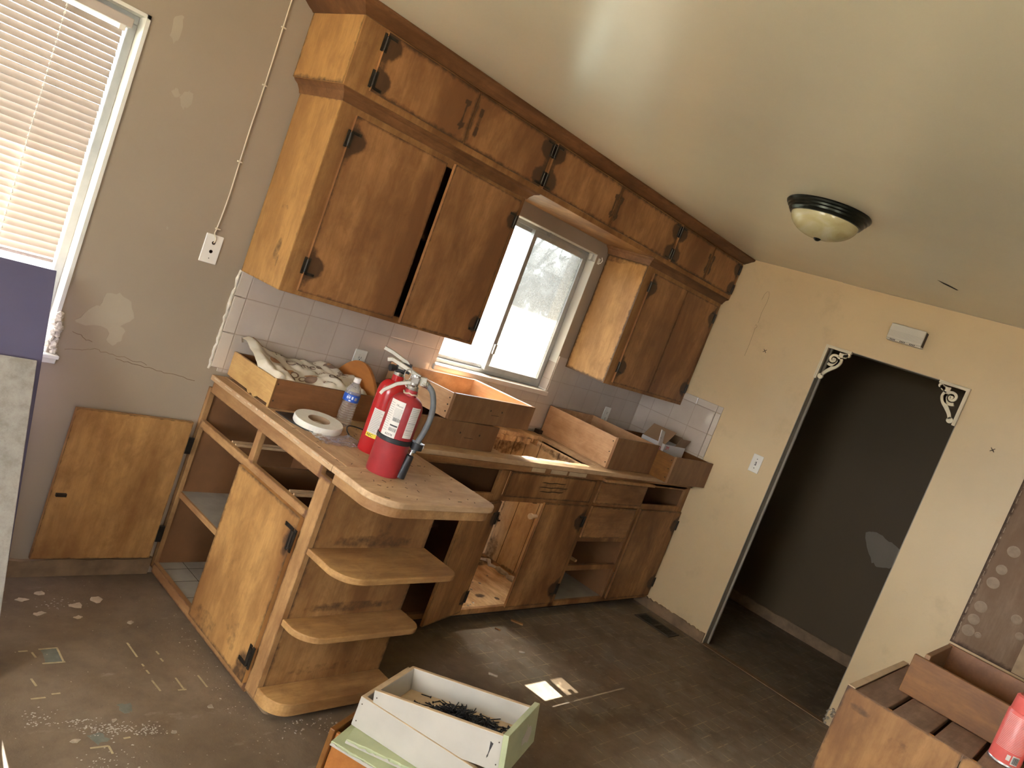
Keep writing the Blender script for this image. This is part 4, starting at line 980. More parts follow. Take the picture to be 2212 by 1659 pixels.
m.cyl((.076, -.012, .112), (.073, -.012, .094), .010, n=14); bd('hose_ferrule', m, 'chrome')
bd('nozzle', MB().lathe([(.010, 0), (.0135, -.004), (.0185, -.088), (.015, -.0885), (0, -.08)], (.073, -.012, .0935), 20, 0, (.12, 0, 1)), 'black')
ex, ey = 1.882, 2.175
e2, vz2, bd2 = extinguisher('fire_extinguisher', 'brighter red fire extinguisher standing behind the dusty one, yellow label band', (ex, ey, .9108), math.atan2(-ey, -ex)+PI/2, .058, .298, 'redbright', False)
m = MB(); R2 = .058; curved(m, R2, a0-.80, a0+.3, .062, .172, 0, dr=.0008, n=20); curved(m, R2, a0-.80, a0+.3, .062, .078, 3, dr=.0011, n=20)
ctext(m, 'ABC', .014, R2, a0-.50, .070, 1, .0014)
for k in range(14):
    z = .164-k*.006; curved(m, R2, a0-.74, a0-.74+.5+rnd.uniform(0, .3), z, z+.0016, 2, dr=.0012, n=8)
bd2('label', m, ['label', 'ink', 'inkg', 'yellow'], None, normals=False)
m = MB(); m.cyl((0, 0, vz2+.03), (-.035, -.022, vz2+.024), .011, n=16); m.cyl((-.028, -.018, vz2+.025), (-.040, -.025, vz2+.0232), .0135, n=16); m.box(-.02, -.02, vz2+.02, .035, .02, vz2+.055); bd2('nozzle', m, 'black')
m = MB(); bar(m, [(.034, vz2+.040), (.008, vz2+.060), (-.05, vz2+.078), (-.082, vz2+.084)], .022, .012); bd2('carry_handle', m, 'lever', None)

# ------------------------------------------------------------------ small things on the peninsula
bo = thing('water_bottle', 'clear plastic water bottle with a blue label beside the tape roll', 'bottle', (1.938, 2.468, .9108))
pr = [(0, .004), (.020, .003), (.029, 0), (.0325, .006)]
for i in range(9):
    z = .014+i*.0098; pr += [(.0325, z), (.0300, z+.0048)]
pr += [(.0325, .104), (.0328, .108), (.0328, .136), (.0325, .140), (.031, .150), (.024, .166), (.016, .180), (.0125, .186), (.0125, .190), (0, .190)]
MB().lathe(pr, n=36).build('body', 'bottle', bo, world=False, smooth=.9)
MB().lathe([(.0125, .184), (.0145, .185), (.0145, .203), (.013, .2045), (0, .2045)], n=28).build('cap', 'cap', bo, world=False, smooth=.6)
m = MB(); m.lathe([(.0332, .106), (.0332, .137)], n=40)
def lab(a, z0, z1, w, mi): curved(m, .0332, a-w/2, a+w/2, z0, z1, mi, dr=.0004, n=4)
ca = math.atan2(-2.468, -1.938)
for k, (da_, z0, w) in enumerate(((-.55, .118, .06), (-.47, .121, .05), (-.40, .117, .06), (-.30, .122, .05), (-.22, .118, .07), (-.14, .120, .05))): lab(ca+da_, z0, z0+.009+.003*(k % 2), w, 1)
lab(ca+.15, .118, .130, .2, 1); lab(ca-.1, .109, .114, .25, 1); lab(ca+.6, .116, .128, .35, 2)
m.build('label', ['blue', 'bluew', 'inkg'], bo, world=False, normals=False)
tp = thing('tape_roll', 'flat roll of white tape lying near the edge of the peninsula', 'tape', (1.762, 2.385, .918), (.06, -.05, .2))
m = MB(); m.lathe([(.044, .002), (.094, 0), (.096, .004), (.096, .022), (.094, .026), (.044, .025), (.042, .022), (.042, .004), (.044, .002)], n=48); m.build('roll', 'tape', tp, world=False, smooth=.6)
MB().lathe([(.0405, .001), (.043, .001), (.043, .0255), (.0405, .0255), (.0405, .001)], n=40).build('core', 'card', tp, world=False, smooth=.6)
m = MB(); rnd = random.Random(9)
for k in range(4):
    a = 3.6+k*.13; m.grid(lambda u, v: ((.0965)*math.cos(a+.09*u), .0965*math.sin(a+.09*u), .006+.013*v+.002*u), 2, 1)
m.build('torn_label', 'label', tp, world=False, normals=False)
sl = thing('plastic_bag', 'crumpled clear plastic bag lying under the white tape roll', 'bag', (1.77, 2.30, .9110))
m = MB()
bagk = lambda u, v: min(1.0, max(0.12, (math.hypot(1.665+u*.195+.02*v-1.762, 2.19+v*.14-.02*u-2.385)-.09)/.03))
m.grid(lambda u, v: (1.665+u*.195+.02*v, 2.19+v*.14-.02*u, .9125+bagk(u, v)*(.012*abs(noise.noise(V(u*5, v*5, 2)))+.006*abs(noise.noise(V(u*14, v*14, 7))))), 36, 26)
m.build('film', 'bagm', sl, smooth=3)
bs = thing('black_sleeve', 'thin black sleeve lying under the tape roll on the peninsula edge', 'sleeve', (1.73, 2.42, .9108))
m = MB(); m.prism([(1.652, 2.515), (1.657, 2.40), (1.675, 2.325), (1.70, 2.31), (1.80, 2.42), (1.79, 2.52)], .9110, .9145); m.build('sheet', 'black', bs)
cb = MB(); cb.tube(smooth_path([(1.868, 2.30, .914), (1.875, 2.345, .926), (1.90, 2.375, .938), (1.96, 2.37, .934), (2.03, 2.35, .915)]), .0028, 8); cb.build('cable', 'black', tag=('short black cable curling behind the red extinguishers', 'cable'))
m = MB(); m.prism([(1.90, 2.50), (2.06, 2.44), (2.09, 2.50), (2.0, 2.55)], .9115, .913); m.build('paper_scrap', 'rawedge', tag=('scrap of paper lying behind the water bottle', 'paper'))

# carton in the corner drawer
bx = thing('carton', 'open white cardboard carton with red print inside the corner drawer', 'box', (4.53, 2.46, .925))
m = MB(); m.box(4.40, 2.42, .925, 4.672, 2.424, 1.105); m.box(4.40, 2.60, .925, 4.672, 2.604, 1.105); m.box(4.40, 2.424, .925, 4.404, 2.60, 1.105); m.box(4.668, 2.424, .925, 4.672, 2.60, 1.105); m.build('walls', 'boxw', bx)
m = MB(); m.obox((4.53, 2.425, 1.105), X, V(0, .5, .86), V(0, -.86, .5), .02, .001, .001); m.add([(4.404, 2.60, 1.105), (4.50, 2.61, 1.19), (4.52, 2.44, 1.19), (4.404, 2.424, 1.105)], [(0, 1, 2, 3)]); m.add([(4.672, 2.424, 1.105), (4.672, 2.60, 1.105), (4.60, 2.60, 1.17), (4.60, 2.43, 1.17)], [(0, 1, 2, 3)]); m.add([(4.54, 2.424, 1.104), (4.672, 2.424, 1.104), (4.672, 2.40, 1.165), (4.54, 2.40, 1.165)], [(0, 1, 2, 3)])
fl = m.build('flap', 'card', bx, normals=False); sm = fl.modifiers.new('thick', 'SOLIDIFY'); sm.thickness = .003
m = MB(); add_text(m, '3M', .036, lambda a, b, c: (4.438+a, 2.4192-c, 1.083+b)); m.box(4.45, 2.4185, .98, 4.60, 2.4195, .985); m.build('print', 'redink', bx)
m = MB(); m.box(4.56, 2.4186, 1.02, 4.60, 2.4196, 1.026); m.build('print', 'inkg', bx)
lf = thing('leaflet', 'folded white leaflet with red print standing against the open carton', 'paper', (4.34, 2.43, .93))
m = MB(); m.grid(lambda u, v: (4.318+u*.075-.016*v, 2.432-.012*math.sin(v*3)+.01*u, .93+v*.265-.012*u), 4, 14); lo = m.build('sheet', 'boxw', lf, smooth=2, normals=False); sm = lo.modifiers.new('thick', 'SOLIDIFY'); sm.thickness = .0015
m = MB()
for k, (v, mi, w) in enumerate(((.55, 0, .8), (.60, 0, .75), (.50, 1, .7), (.46, 1, .75), (.42, 1, .6), (.35, 0, .8), (.80, 1, .3))):
    m.grid(lambda a, b: (4.318+(.1+a*w)*.075-.016*(v+b*.012), 2.4295-.012*math.sin((v+b*.012)*3)+.01*(.1+a*w), .93+(v+b*.02)*.265-.012*(.1+a*w)), 4, 1, mi)
m.build('print', ['redink', 'inkg'], lf, normals=False)

# ------------------------------------------------------------------ wall fittings
wo = thing('phone_outlet', 'white outlet plate with a cord entering it on the wall by the upper cabinet', 'outlet', (1.415, WY, 1.402))
m = MB(); m.box(1.380, WY-.006, 1.346, 1.452, WY, 1.460); m.build('plate', 'plate', wo, bevel=.003)
m = MB()
for z in (1.428, 1.393): m.cyl((1.416, WY-.0062, z), (1.416, WY-.0068, z), .007, n=14); m.box(1.4095, WY-.0068, z-.002, 1.4225, WY-.0062, z+.004)
m.cyl((1.416, WY-.0062, 1.366), (1.416, WY-.0068, 1.366), .002, n=8); m.build('socket', 'seam', wo)
wc = thing('telephone_wire', 'thin cream cord clipped up the wall from the outlet to the ceiling', 'cord', (1.415, WY, 1.45))
P = [(1.412, WY-.005, CH-.002), (1.414, WY-.004, 2.25), (1.416, WY-.004, 2.06), (1.414, WY-.005, 1.90), (1.416, WY-.004, 1.755), (1.417, WY-.006, 1.62), (1.412, WY-.005, 1.49), (1.409, WY-.006, 1.465), (1.418, WY-.012, 1.445), (1.416, WY-.007, 1.428)]
MB().tube(smooth_path(P, 5), .0028, 8).build('wire', 'cord', wc, smooth=1)
for z in (2.285, 2.06, 1.757, 1.485): MB().box(1.406, WY-.009, z-.003, 1.426, WY, z+.003).build('clip', 'cord', wc, bevel=.001)
def duplex(x, z, label):
    t = thing('wall_outlet', label, 'outlet', (x, WY-.008, z)); B(x-.036, WY-.0135, z-.058, x+.036, WY-.008, z+.058).build('plate', 'plate', t, bevel=.003)
    for dz in (-.02, .02):
        m = MB(); m.lathe([(0, 0), (.0165, 0), (.0165, .002), (0, .002)], (x, WY-.0135, z+dz), 18, 0, (0, -1, 0)); s_ = m.build('socket', 'plate', t)
        m = MB()
        for k in (-1, 1): m.box(x+k*.006-.001, WY-.0162, z+dz-.004, x+k*.006+.001, WY-.0154, z+dz+.005)
        m.lathe([(0, 0), (.0028, 0), (.0028, .0006), (0, .0006)], (x, WY-.0155, z+dz-.009), 8, 0, (0, -1, 0)); m.build('slot', 'ink', s_)
duplex(2.262, 1.098, 'cream duplex outlet on the tiles behind the coffee cloth drawer'); duplex(4.395, 1.115, 'cream duplex outlet on the shaded tiles behind the deep drawer')
sw = thing('light_switch', 'cream light switch plate on the wall beside the dark doorway', 'switch', (WX, 1.965, 1.20))
B(WX-.006, 1.930, 1.142, WX, 2.000, 1.258).build('plate', 'plate', sw, bevel=.003)
m = MB(); m.box(WX-.0068, 1.960, 1.188, WX-.006, 1.970, 1.212); m.cyl((WX-.006, 1.965, 1.23), (WX-.0075, 1.965, 1.23), .003, n=8); m.cyl((WX-.006, 1.965, 1.17), (WX-.0075, 1.965, 1.17), .003, n=8); m.build('slot', 'nail', sw)
MB().obox((WX-.006, 1.965, 1.204), Y, V(-.5, 0, .86), V(-.86, 0, -.5), .007, .012, .010).build('toggle', 'plate', sw)
chm = thing('door_chime', 'beige door chime box with grooved face on the wall above the doorway', 'chime', (WX, 1.415, 2.225))
m = MB(); m.box(WX-.058, 1.325, 2.188, WX-.002, 1.512, 2.275); m.build('body', 'nail', chm)
m = MB(); m.box(WX-.066, 1.322, 2.190, WX-.054, 1.515, 2.278); m.build('cover', 'chime', chm, bevel=.004)
m = MB()
for k in range(6): m.box(WX-.0668, 1.323, 2.205+k*.006, WX-.0658, 1.514, 2.2058+k*.006)
m.build('groove', 'jamb', chm)
m = MB(); m.box(WX-.062, 1.322, 2.180, WX-.01, 1.515, 2.190); m.build('base_lip', 'chime', chm, bevel=.002)
m = MB()
for y0 in (1.355, 1.41, 1.465):
    for k in range(4): m.box(WX-.0628, y0+k*.008, 2.181, WX-.0618, y0+k*.008+.004, 2.189)
m.build('vent_slot', 'dark', chm)
# corner scroll brackets
def scroll(name, label, yc, sgn):
    """yc: jamb side, sgn: direction along y into the opening"""
    t = thing(name, label, 'bracket', (WX-.01, yc, DZ), group='door corner brackets'); xa, xb = WX-.016, WX-.002
    f = lambda a, b, c: (c, yc+sgn*a, DZ-b)
    m = MB(); m.prism([(0, 0), (.160, 0), (.160, .018), (.018, .018), (.018, .218), (0, .218)], WX-.024, WX-.002, 0, f); m.prism([(.003, .003), (.157, .003), (.157, .010), (.010, .010), (.010, .215), (.003, .215)], WX-.028, WX-.024, 0, f)
    m.build('rail', 'bracket', t, bevel=.002)
    # spiral band (open scroll) as a swept flat ribbon
    def ribbon(path, wd, mb):
        n = len(path)
        L, Rr = [], []
        for i, p in enumerate(path):
            a = path[max(i-1, 0)]; b = path[min(i+1, n-1)]; dx, dy = b[0]-a[0], b[1]-a[1]; q = math.hypot(dx, dy) or 1
            w = wd(i/(n-1))/2; L.append((p[0]-dy/q*w, p[1]+dx/q*w)); Rr.append((p[0]+dy/q*w, p[1]-dx/q*w))
        for i in range(n-1): mb.prism([L[i], L[i+1], Rr[i+1], Rr[i]], xa, xb, 0, f)
    m = MB(); c = (.072, .075); sp = []
    for i in range(60):
        q = i/59; a = -1.0+q*4.3*PI/1.0*.72; r = .0015+.038*(1-q)**1.0+.0; sp.append((c[0]+r*math.cos(a), c[1]+r*math.sin(a)))
    sp = []
    for i in range(70):
        q = i/69; a = 2.2-q*2.9*PI; r = .040*(1-q)+.007*q; sp.append((c[0]+r*math.cos(a), c[1]+r*math.sin(a)))
    ribbon(sp, lambda q: .0165-.005*q, m)
    m.lathe([(0, xa-WX), (.009, xa-WX), (.009, xb-WX), (0, xb-WX)], (WX, yc+sgn*c[0], DZ-c[1]), 16, 0, (1, 0, 0))
    tail = smooth_path([(.108, .062, 0), (.112, .085, 0), (.100, .112, 0), (.075, .138, 0), (.052, .165, 0), (.040, .190, 0)], 5); ribbon([(p.x, p.y) for p in tail], lambda q: .030-.014*q, m)
    lip = smooth_path([(.092, .040, 0), (.112, .040, 0), (.132, .034, 0), (.146, .030, 0)], 4); ribbon([(p.x, p.y) for p in lip], lambda q: .030-.012*q, m)
    for (a, b, r) in ((.036, .196, .017), (.146, .029, .013), (.128, .041, .012)): m.lathe([(0, xa-WX), (r, xa-WX), (r, xb-WX), (0, xb-WX)], (WX, yc+sgn*a, DZ-b), 18, 0, (1, 0, 0))
    m.build('scroll', 'bracket', t)
scroll('corner_bracket', 'cream scroll bracket in the doorway corner nearest the light switch', DY1, -1)
scroll('corner_bracket', 'cream scroll bracket in the doorway corner below the door chime side away from the switch', DY0, 1)
# floor register
vt = thing('floor_register', 'dark metal floor register set beside the wall near the doorway', 'vent', (4.56, 2.07, 0))
m = MB(); m.box(4.49, 1.945, .0005, 4.505, 2.215, .006); m.box(4.615, 1.945, .0005, 4.63, 2.215, .006)
for y in (1.945, 2.07, 2.203): m.box(4.505, y, .0005, 4.615, y+.012, .006)
m.build('frame', 'vent', vt); m = MB()
for i in range(24):
    y = 1.962+i*.0102
    if abs(y-2.075) > .008: m.box(4.505, y, .001, 4.615, y+.003, .005)
m.build('grille', 'vent', vt); B(4.505, 1.957, .0003, 4.615, 2.203, .001).build('opening', 'dark', vt)
# glue-marked board on the right wall
gb = thing('wall_board', 'brown board with dried glue spots fixed to the wall right of the doorway', 'board', (WX, .1, .7))
panel('board', 'backboard', gb, (WX-.001, .622, .765), -Y, Z, -X, 1.1, 1.15, .010, [st_edge(1.1, 1.15, .03, .6)], .02)
m = MB(); rnd = random.Random(13)
for (y, z, r) in ((.56, 1.00, .030), (.565, .925, .028), (.567, .86, .03), (.53, 1.33, .03), (.545, 1.22, .026), (.555, 1.14, .03), (.52, .86, .016), (.40, 1.02, .025), (.36, .95, .02)):
    m.lathe([(0, 0), (r*.95, 0), (r, .002), (r*.7, .004), (r*.5, .002), (0, .003)], (WX-.011, y, z), 18, 0, (-1, 0, 0))
m.build('glue_spot', 'glue', gb, smooth=.8)
m = MB(); z = .78
while z < 1.66: q = rnd.uniform(.01, .04); y_ = .606+rnd.uniform(-.002, .003); m.box(WX-.0135, y_, z, WX-.011, y_+rnd.uniform(.002, .006), z+q); z += q+rnd.uniform(-.01, .03)
m.build('glue_line', 'glue', gb)
m = MB(); m.box(WX-.022, .27, .77, WX-.011, .33, 1.2); m.build('batten', 'rawedge', gb)

# ------------------------------------------------------------------ boards leaning at the left window
def leaning(name, label, xr, xl, y0, z0, y1, z1, t, mat, cat):
    u = V(-1, 0, 0); v = (V(0, y1, z1)-V(0, y0, z0)); L = v.length; v.normalize(); n = V(0, -v.z, v.y)
    o = V(xr, y0, z0); tt_ = thing(name, label, cat, (xr-.3, y0, 0)); m = MB(); P = [o, o+u*(xr-xl), o+u*(xr-xl)+v*L, o+v*L]; Q = [p+n*t for p in P]
    m.add(P+Q, [(3, 2, 1, 0), (4, 5, 6, 7), (0, 1, 5, 4), (1, 2, 6, 5), (2, 3, 7, 6), (3, 0, 4, 7)]); m.build('sheet', mat, tt_, bevel=.002); return tt_
leaning('leaning_board', 'tall purple grey board leaning against the left window', .900, -.25, 2.408, .004, 2.872, 1.180, .012, 'purple', 'board')
leaning('laminate_slab', 'grey speckled laminate slab leaning in front of the purple board', .876, -.25, 2.318, .009, 2.732, .896, .020, 'speck', 'slab')

# ------------------------------------------------------------------ drawers stacked on the floor
D0 = Vector((1.62, 1.49, 0)); 
def frame_of(bl, fl, br):   # rim corners -> local axes (x along length, y across)
    bl, fl, br = Vector(bl), Vector(fl), Vector(br); u = (br-bl); L = u.length; u.normalize(); v = (bl-fl); v -= u*v.dot(u); return u, v.normalized(), L
def wdrawer(name, label, corner, yaw, L, Wd, H, zbot, face=True, tilt=0.0, group=None, zb=.004):
    t = thing(name, label, 'drawer', (corner[0], corner[1], zbot), (0, tilt, yaw), group); q = .014
    def pb(nm, mb, mt): return mb.build(nm, mt, t, world=False, bevel=.0012)
    def rim(o, mb): mb.build('bare_or_sunlit_rim', 'rawedge', o, world=False)
    s1 = pb('side', B(0, 0, 0, L, q, H), 'wpaint'); rim(s1, B(.001, .001, H-.0005, L-.001, q-.001, H+.0012))
    s2 = pb('side', B(0, Wd-q, 0, L, Wd, H), 'wpaint'); rim(s2, B(.001, Wd-q+.001, H-.0005, L-.001, Wd-.001, H+.0012))
    b1 = pb('back', B(0, q, 0, q, Wd-q, H), 'wpaint'); rim(b1, B(.001, q, H-.0005, q-.001, Wd-q, H+.0012))
    f1 = pb('front', B(L, -.012, -.006, L+.018, Wd+.012, H+.012), 'gpaint')
    pb('bottom', B(q, q, zb, L, Wd-q, zb+.006), 'rawedge')
    m = MB()
    for z in (.02, H-.02):
        for a in (.012, L-.012): m.cyl((a, -.0002, z), (a, -.001, z), .0021, n=8)
    m.build('nail_hole', 'seam', t, world=False); return t
yaw = -1.21
# brown drawer on the floor, two green boards, then the two white drawers
bd_ = thing('stacked_drawer', 'brown drawer with a raised front at the bottom of the floor stack', 'drawer', (1.570, 1.538, .001), (0, 0, yaw), 'drawers stacked on the floor')
def pb(nm, mb, mt): return mb.build(nm, mt, bd_, world=False, bevel=.003)
pb('front', B(-.018, 0, 0, 0, .32, .228), 'redwood'); pb('side', B(0, .014, .01, .44, .028, .2155), 'orange'); pb('side', B(0, .285, .01, .44, .30, .2155), 'orange'); pb('back', B(.425, .028, .01, .44, .285, .2155), 'orange'); pb('bottom', B(0, .028, .01, .425, .285, .016), 'orange')
def gboard(label, corner, yw, L, Wd, z, seed):
    t = thing('painted_board', label, 'board', (corner[0], corner[1], z), (0, 0, yw), 'pale green boards in the floor stack'); rnd = random.Random(seed)
    m = MB(); pts = [(0, 0)]+[(L*i/40, rnd.uniform(0, .004)) for i in range(1, 40)]+[(L, 0), (L, Wd), (0, Wd)]; m.prism(pts, 0, .014); m.build('board', 'gpaint', t, world=False, bevel=.002)
    m = MB(); pr = [(L*i/40, rnd.uniform(.004, .012)) for i in range(41)]
    for i in range(40): m.add([(pr[i][0], -.001, .0005), (pr[i+1][0], -.001, .0005), (pr[i+1][0], -.001, pr[i+1][1]), (pr[i][0], -.001, pr[i][1])], [(0, 1, 2, 3)])
    m.build('chipped_edge', 'wpaint', t, world=False, weld=True); return t
gboard('wide pale green board directly on the brown drawer in the floor stack', (1.530, 1.498), -1.148, .42, .32, .2172, 3)
gboard('pale green board with a chipped edge right under the white drawers', (1.565, 1.476), -.98, .36, .24, .2318, 4)
w1_ = wdrawer('stacked_drawer', 'lower white drawer in the floor stack, half hidden under another white drawer', (1.618, 1.530), -1.218, .43, .29, .097, .2465, group='drawers stacked on the floor')
UU = V(.153, -.412, .095).normalized(); VV = V(.225, .082, 0); VV = (VV-UU*VV.dot(UU)).normalized(); NN = UU.cross(VV)
UP = V(1.619, 1.496, .38)+VV*.016-NN*.105
MW = Matrix(((UU.x, VV.x, NN.x, UP.x), (UU.y, VV.y, NN.y, UP.y), (UU.z, VV.z, NN.z, UP.z), (0, 0, 0, 1)))
w2_ = wdrawer('stacked_drawer', 'top white drawer of the floor stack, filled with black screws', (UP.x, UP.y), 0, .432, .240, .105, UP.z, group='drawers stacked on the floor', zb=.030)
w2_.rotation_euler = MW.to_euler()
m = MB(); m.prism(jag([(.395, .030), (.402, .031), (.398, .055), (.388, .08), (.392, .055)], 3, .002, 4), -.0012, .0, 0, lambda a, b, c: (a, c, .108-b)); m.build('paint_chip', 'ink', w2_, world=False)
m = MB(); m.prism(jag([(.06, .02), (.12, .01), (.14, .06), (.10, .085), (.07, .06)], 3, .008, 5), 0, .0012, 0, lambda a, b, c: (.450+c, .06+a, .015+b*.8)); m.build('bare_patch', 'wpaint', w2_, world=False)
# screws
def screw(mb, p, d, L=.038):
    p, d = Vector(p), Vector(d).normalized()
    mb.lathe([(0, 0), (.0042, .0005), (.004, .0015), (.0018, .0045), (.0017, L*.9), (0, L)], p, 7, 0, d)
    for k in range(5): q = p+d*(.010+k*.005); mb.lathe([(.0017, 0), (.0024, .001), (.0017, .002)], q, 6, 0, d)
hp = thing('screw_heap', 'heap of black screws in the top white drawer', 'screws', (0, 0, 0), kind='stuff')
hp.parent = None
m = MB(); rnd = random.Random(77)
for i in range(560):
    a, b = rnd.gauss(.255, .066), rnd.gauss(.115, .045)
    if not (.06 < a < .38 and .03 < b < .21): continue
    h = .037+.040*math.exp(-((a-.24)/.07)**2-((b-.105)/.045)**2)*rnd.random()
    dr = V(rnd.uniform(-1, 1), rnd.uniform(-1, 1), rnd.uniform(-.35, .35)*(1 if h > .046 else .25)); p = MW @ V(a, b, h+.004); screw(m, p, MW.to_3x3() @ dr)
m.build('screws', 'screw', hp, smooth=.8)['kind'] = 'stuff'
for (a, b, dx, dy, lb) in ((.385, .14, .9, -.5, 'single black screw lying apart near the green front of the top white drawer'), (.095, .10, .5, .6, 'single black screw lying apart at the far end of the top white drawer')):
    m = MB(); screw(m, MW @ V(a, b, .0405), MW.to_3x3() @ V(dx*.6, dy*.6, .03), .034); m.build('screw', 'screw', smooth=.8, tag=(lb, 'screw', 'loose screws'))

# ------------------------------------------------------------------ low cabinet in the right foreground
FX, FY1, FZ = 2.566, .527, .900
fc = thing('low_cabinet', 'open topped wooden cabinet with gapped planks at the right edge', 'cabinet', (2.9, .1, 0))
panel('front_panel', 'fgwood', fc, (FX+.016, FY1, .02), -Y, Z, -X, .33, FZ-.022, .016, [st_edge(.33, .88, .012, .5), st_blob(.06, .83, .05, .02, .5), st_blob(.18, .80, .05, .03, .4)])
panel('front_panel', 'fgwood', fc, (FX+.016, FY1-.332, .02), -Y, Z, -X, .6, FZ-.022, .015, [st_edge(.6, .88, .012, .5)])
m = MB(); m.box(FX+.0165, FY1-.014, .02, 3.212, FY1, FZ-.002); m.box(3.195, -.40, .02, 3.212, FY1-.014, FZ-.002); m.build('side_panel', 'fgwood', fc)
m = MB(); m.box(FX+.003, FY1-.022, FZ-.002, 3.21, FY1-.001, FZ+.002); m.build('rim', 'rawedge', fc, bevel=.001)
for y1, y0 in ((FY1-.024, .408), (.395, .289), (.276, .176), (.163, .02), (.008, -.2)): B(FX+.002, y0, FZ-.024, 3.20, y1, FZ-.001).build('plank', 'plank', fc, bevel=.003)
B(FX+.02, -.38, .70, 3.19, FY1-.02, .72).build('shelf', 'inside', fc)
dr_ = thing('foreground_drawer', 'reddish brown wooden drawer lying on the gapped planks beside the red can', 'drawer', (2.813, .440, FZ+.001))
m = MB(); m.box(2.813, -.12, FZ+.001, 2.829, .440, 1.031); m.build('front', 'redwood', dr_, bevel=.002)
m = MB(); m.box(2.829, .398, FZ+.001, 3.17, .414, 1.045); m.build('side', 'drawerf', dr_, bevel=.002)
m = MB(); m.box(3.155, -.10, FZ+.001, 3.171, .4135, 1.048); m.build('back', 'teak', dr_, bevel=.002)
m = MB(); m.box(2.829, -.10, FZ+.004, 3.155, .398, FZ+.010); m.build('bottom', 'teak', dr_)
cn = thing('spray_can', 'pinkish red spray can with a red cap standing in front of the reddish drawer', 'can', (2.712, .118, FZ))
r = .041
MB().lathe([(0, 0), (r-.001, 0), (r+.0006, .002), (r+.0006, .006), (r-.0005, .008)], n=36).build('bottom_rim', 'steel', cn, world=False, smooth=.6)
MB().lathe([(r-.0005, .008), (r, .010), (r, .150), (r-.003, .155), (0, .155)], n=40).build('body', 'pink', cn, world=False, smooth=.6)
MB().lathe([(r-.004, .154), (r-.003, .157), (r-.005, .196), (r-.010, .201), (0, .202)], n=36).build('cap', 'pink', cn, world=False, smooth=.6)
m = MB(); aa = math.atan2(-.118, -2.712)
for k in range(12): curved(m, r, aa+.42+k*.035, aa+.42+k*.035+.018*(1+(k*7 % 3)*.3), .016, .036, 1, n=1, dr=.0009)
curved(m, r, aa+.38, aa+.86, .013, .039, 0, dr=.0005, n=8); curved(m, r, aa+.05, aa+.28, .020, .036, 2, dr=.0006, n=4)
for k in range(24): curved(m, r, aa-.9, aa+.95, .046+k*.0042, .0464+k*.0042+.0004, 2, dr=.0004, n=14)
m.build('print', ['label', 'ink', 'inkp' if 'inkp' in M else 'label'], cn, world=False, normals=False)
yc_ = thing('yellow_can', 'can with a yellow and red label at the lower right corner beside the red can', 'can', (2.71, .030, FZ))
MB().lathe([(0, 0), (.036, 0), (.037, .003), (.037, .10), (.034, .105), (0, .106)], n=32).build('body', 'yellow', yc_, world=False, smooth=.6)
MB().lathe([(.0374, .03), (.0374, .045)], n=32).build('band', 'redink', yc_, world=False, normals=False)

# remains of the vinyl pattern by the peninsula, and plaster dust
FL = bpy.data.objects['floor']
M['vline'] = plain('vinyl_line_cream', (.40, .33, .19), .7, .15, 60); M['vtile'] = plain('vinyl_square_green', (.15, .155, .125), .7, .2, 30)
m = MB()
for (x0, y0, x1, y1) in ((1.045, 2.444, 1.103, 2.443), (1.101, 2.443, 1.099, 2.357), (1.104, 2.359, 1.036, 2.363), (.985, 2.442, 1.012, 2.441), (1.022, 2.43, 1.026, 2.40), (1.331, 2.434, 1.334, 2.343), (1.335, 2.30, 1.336, 2.285), (1.333, 2.202, 1.338, 2.140), (1.414, 2.199, 1.416, 2.125), (1.395, 2.131, 1.424, 2.129), (1.495, 2.196, 1.498, 2.125), (1.336, 2.262, 1.338, 2.240), (1.408, 2.32, 1.41, 2.30), (1.41, 2.365, 1.412, 2.345), (.96, 2.19, 1.0, 2.188), (.985, 2.29, .99, 2.25), (1.02, 2.20, 1.045, 2.199), (1.05, 1.93, 1.10, 1.925), (1.10, 1.925, 1.10, 1.89), (1.15, 1.945, 1.17, 1.945)):
    d = V(x1-x0, y1-y0, 0); L = d.length; d.normalize(); m.obox(V((x0+x1)/2, (y0+y1)/2, .0001), d, V(-d.y, d.x, 0), Z, L, .0062, .0006)
m.build('vinyl_line', 'vline', FL)
m = MB(); m.prism(jag([(1.047, 2.366), (1.096, 2.362), (1.098, 2.44), (1.05, 2.44)], 4, .003, 3), .0001, .0005); m.prism(jag([(1.06, 1.99), (1.10, 1.985), (1.11, 1.95), (1.07, 1.94)], 4, .006, 4), .0001, .0005); m.prism(jag([(1.18, 2.10), (1.22, 2.10), (1.22, 2.06), (1.19, 2.06)], 4, .006, 5), .0001, .0005); m.build('vinyl_square', 'vtile', FL)
M['dust'] = plain('plaster_dust', (.46, .42, .36), .9, .2, 60)
m = MB(); rnd = random.Random(61)
for (cx, cy, sx, sy, n_, an) in ((1.115, 2.00, .045, .014, 150, -.35), (1.235, 1.965, .022, .018, 80, 0), (1.02, 2.06, .05, .004, 40, -.1), (.95, 2.10, .02, .02, 40, 0), (1.18, 2.72, .03, .02, 30, 0), (1.08, 1.86, .05, .03, 50, 0)):
    for i in range(n_):
        a, b = rnd.gauss(0, sx), rnd.gauss(0, sy); x, y = cx+a*math.cos(an)-b*math.sin(an), cy+a*math.sin(an)+b*math.cos(an); r = rnd.uniform(.0012, .0042); t0 = rnd.random()*6
        m.prism([(x+r*rnd.uniform(.5, 1.3)*math.cos(t0+k*1.25), y+.6*r*rnd.uniform(.5, 1.3)*math.sin(t0+k*1.25)) for k in range(5)], .0001, .0007)
m.build('plaster_dust', 'dust', FL)['kind'] = 'stuff'
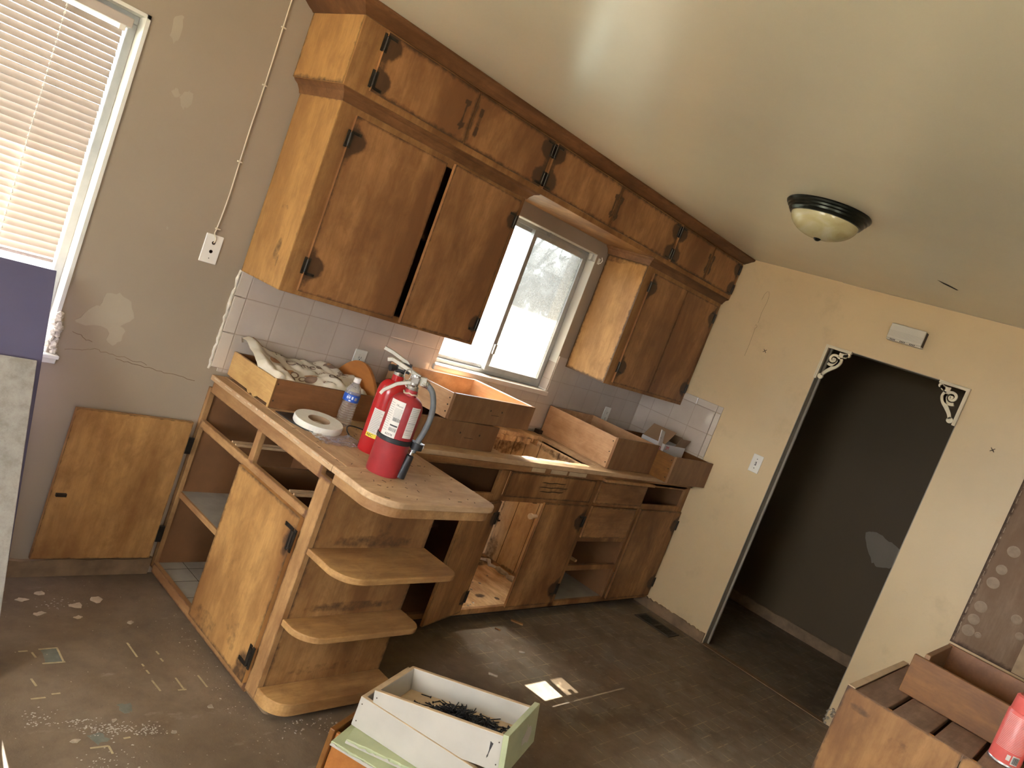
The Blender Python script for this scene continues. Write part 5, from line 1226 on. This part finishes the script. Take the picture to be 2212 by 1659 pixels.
# ------------------------------------------------------------------ litter on the floor
rnd = random.Random(5)
m = MB()
def crumb(x, y, q):
    q *= rnd.uniform(.5, .95); a = rnd.uniform(0, PI); P = [(rnd.uniform(.5, 1.3)*q*math.cos(a+k*PI*.4), rnd.uniform(.3, 1.0)*q*math.sin(a+k*PI*.4)) for k in range(5)]
    c, s_ = math.cos(a), math.sin(a); m.prism([(x+p*c-r*s_, y+p*s_+r*c) for p, r in P], .0002, q*.6)
for i in range(260): crumb(rnd.uniform(.7, 1.62), 1.2+1.7*rnd.random(), rnd.choice((.0012, .0016, .002, .0032)))
for i in range(110): crumb(1.585-abs(rnd.gauss(0, .05)), rnd.uniform(1.6, 2.6), rnd.choice((.0016, .002, .0025, .004)))
for i in range(60): crumb(1.62+rnd.random()*.25, 1.78+rnd.random()*.1, rnd.choice((.003, .004, .006)))
for i in range(160): crumb(rnd.uniform(2.2, 4.7), rnd.uniform(.7, 2.35), rnd.choice((.0012, .0016, .002, .003)))
o = m.build('debris', 'chip', normals=False); settag(o, 'crumbs of plaster and wood scattered over the worn floor', 'debris', None, 'stuff')
fk = [(1.239, 2.699, .028, 'tan'), (1.316, 2.733, .030, 'tan'), (1.14, 2.80, .022, 'tan'), (1.10, 2.66, .020, 'tan'), (1.07, 2.76, .018, 'tan'), (1.385, 2.56, .014, 'w'), (1.22, 2.62, .014, 'tan'), (1.46, 2.02, .016, 'w'), (1.15, 2.03, .014, 'w'), (1.30, 1.93, .012, 'w'), (1.02, 1.97, .014, 'w'), (1.28, 1.72, .014, 'w'), (1.44, 1.62, .013, 'w'), (1.50, 1.68, .012, 'w')]
for i, (x, y, r, k) in enumerate(fk):
    q = random.Random(100+i); pts = jag([(x+r*math.cos(t*PI/3)*q.uniform(.5, 1.3), y+r*.7*math.sin(t*PI/3)*q.uniform(.5, 1.3)) for t in range(6)], 2, r*.12, 50+i); mm = MB(); mm.prism(pts, .0006, .003); mm.build('paint_flake', 'flake' if k == 'tan' else 'chip', tag=('tan flake of peeled paint on the floor near the swung open door' if k == 'tan' else 'small pale plaster chip on the floor left of the peninsula', 'flake', 'tan paint flakes' if k == 'tan' else 'pale plaster chips'))
for i, (x, y, r, lb) in enumerate(((3.36, 2.28, .035, 'long wood splinter on the floor under the low drawer opening'), (3.16, 2.24, .016, 'small wood chip on the floor before the toe of the base cabinet'), (3.13, 2.03, .016, 'pale chip on the lit vinyl near the sunny patch'), (2.79, 1.91, .022, 'torn vinyl sliver beside the lit patch of floor tiles'))):
    q = random.Random(200+i); a = q.uniform(-.9, -.4); mm = MB(); c = V(x, y, .0005); mm.obox(c, V(math.cos(a), math.sin(a), 0), V(-math.sin(a), math.cos(a), 0), Z, r*2, r*.55, .008); mm.build('wood_chip', 'endface' if i < 2 else 'chip', bevel=.002, tag=(lb, 'chip'))
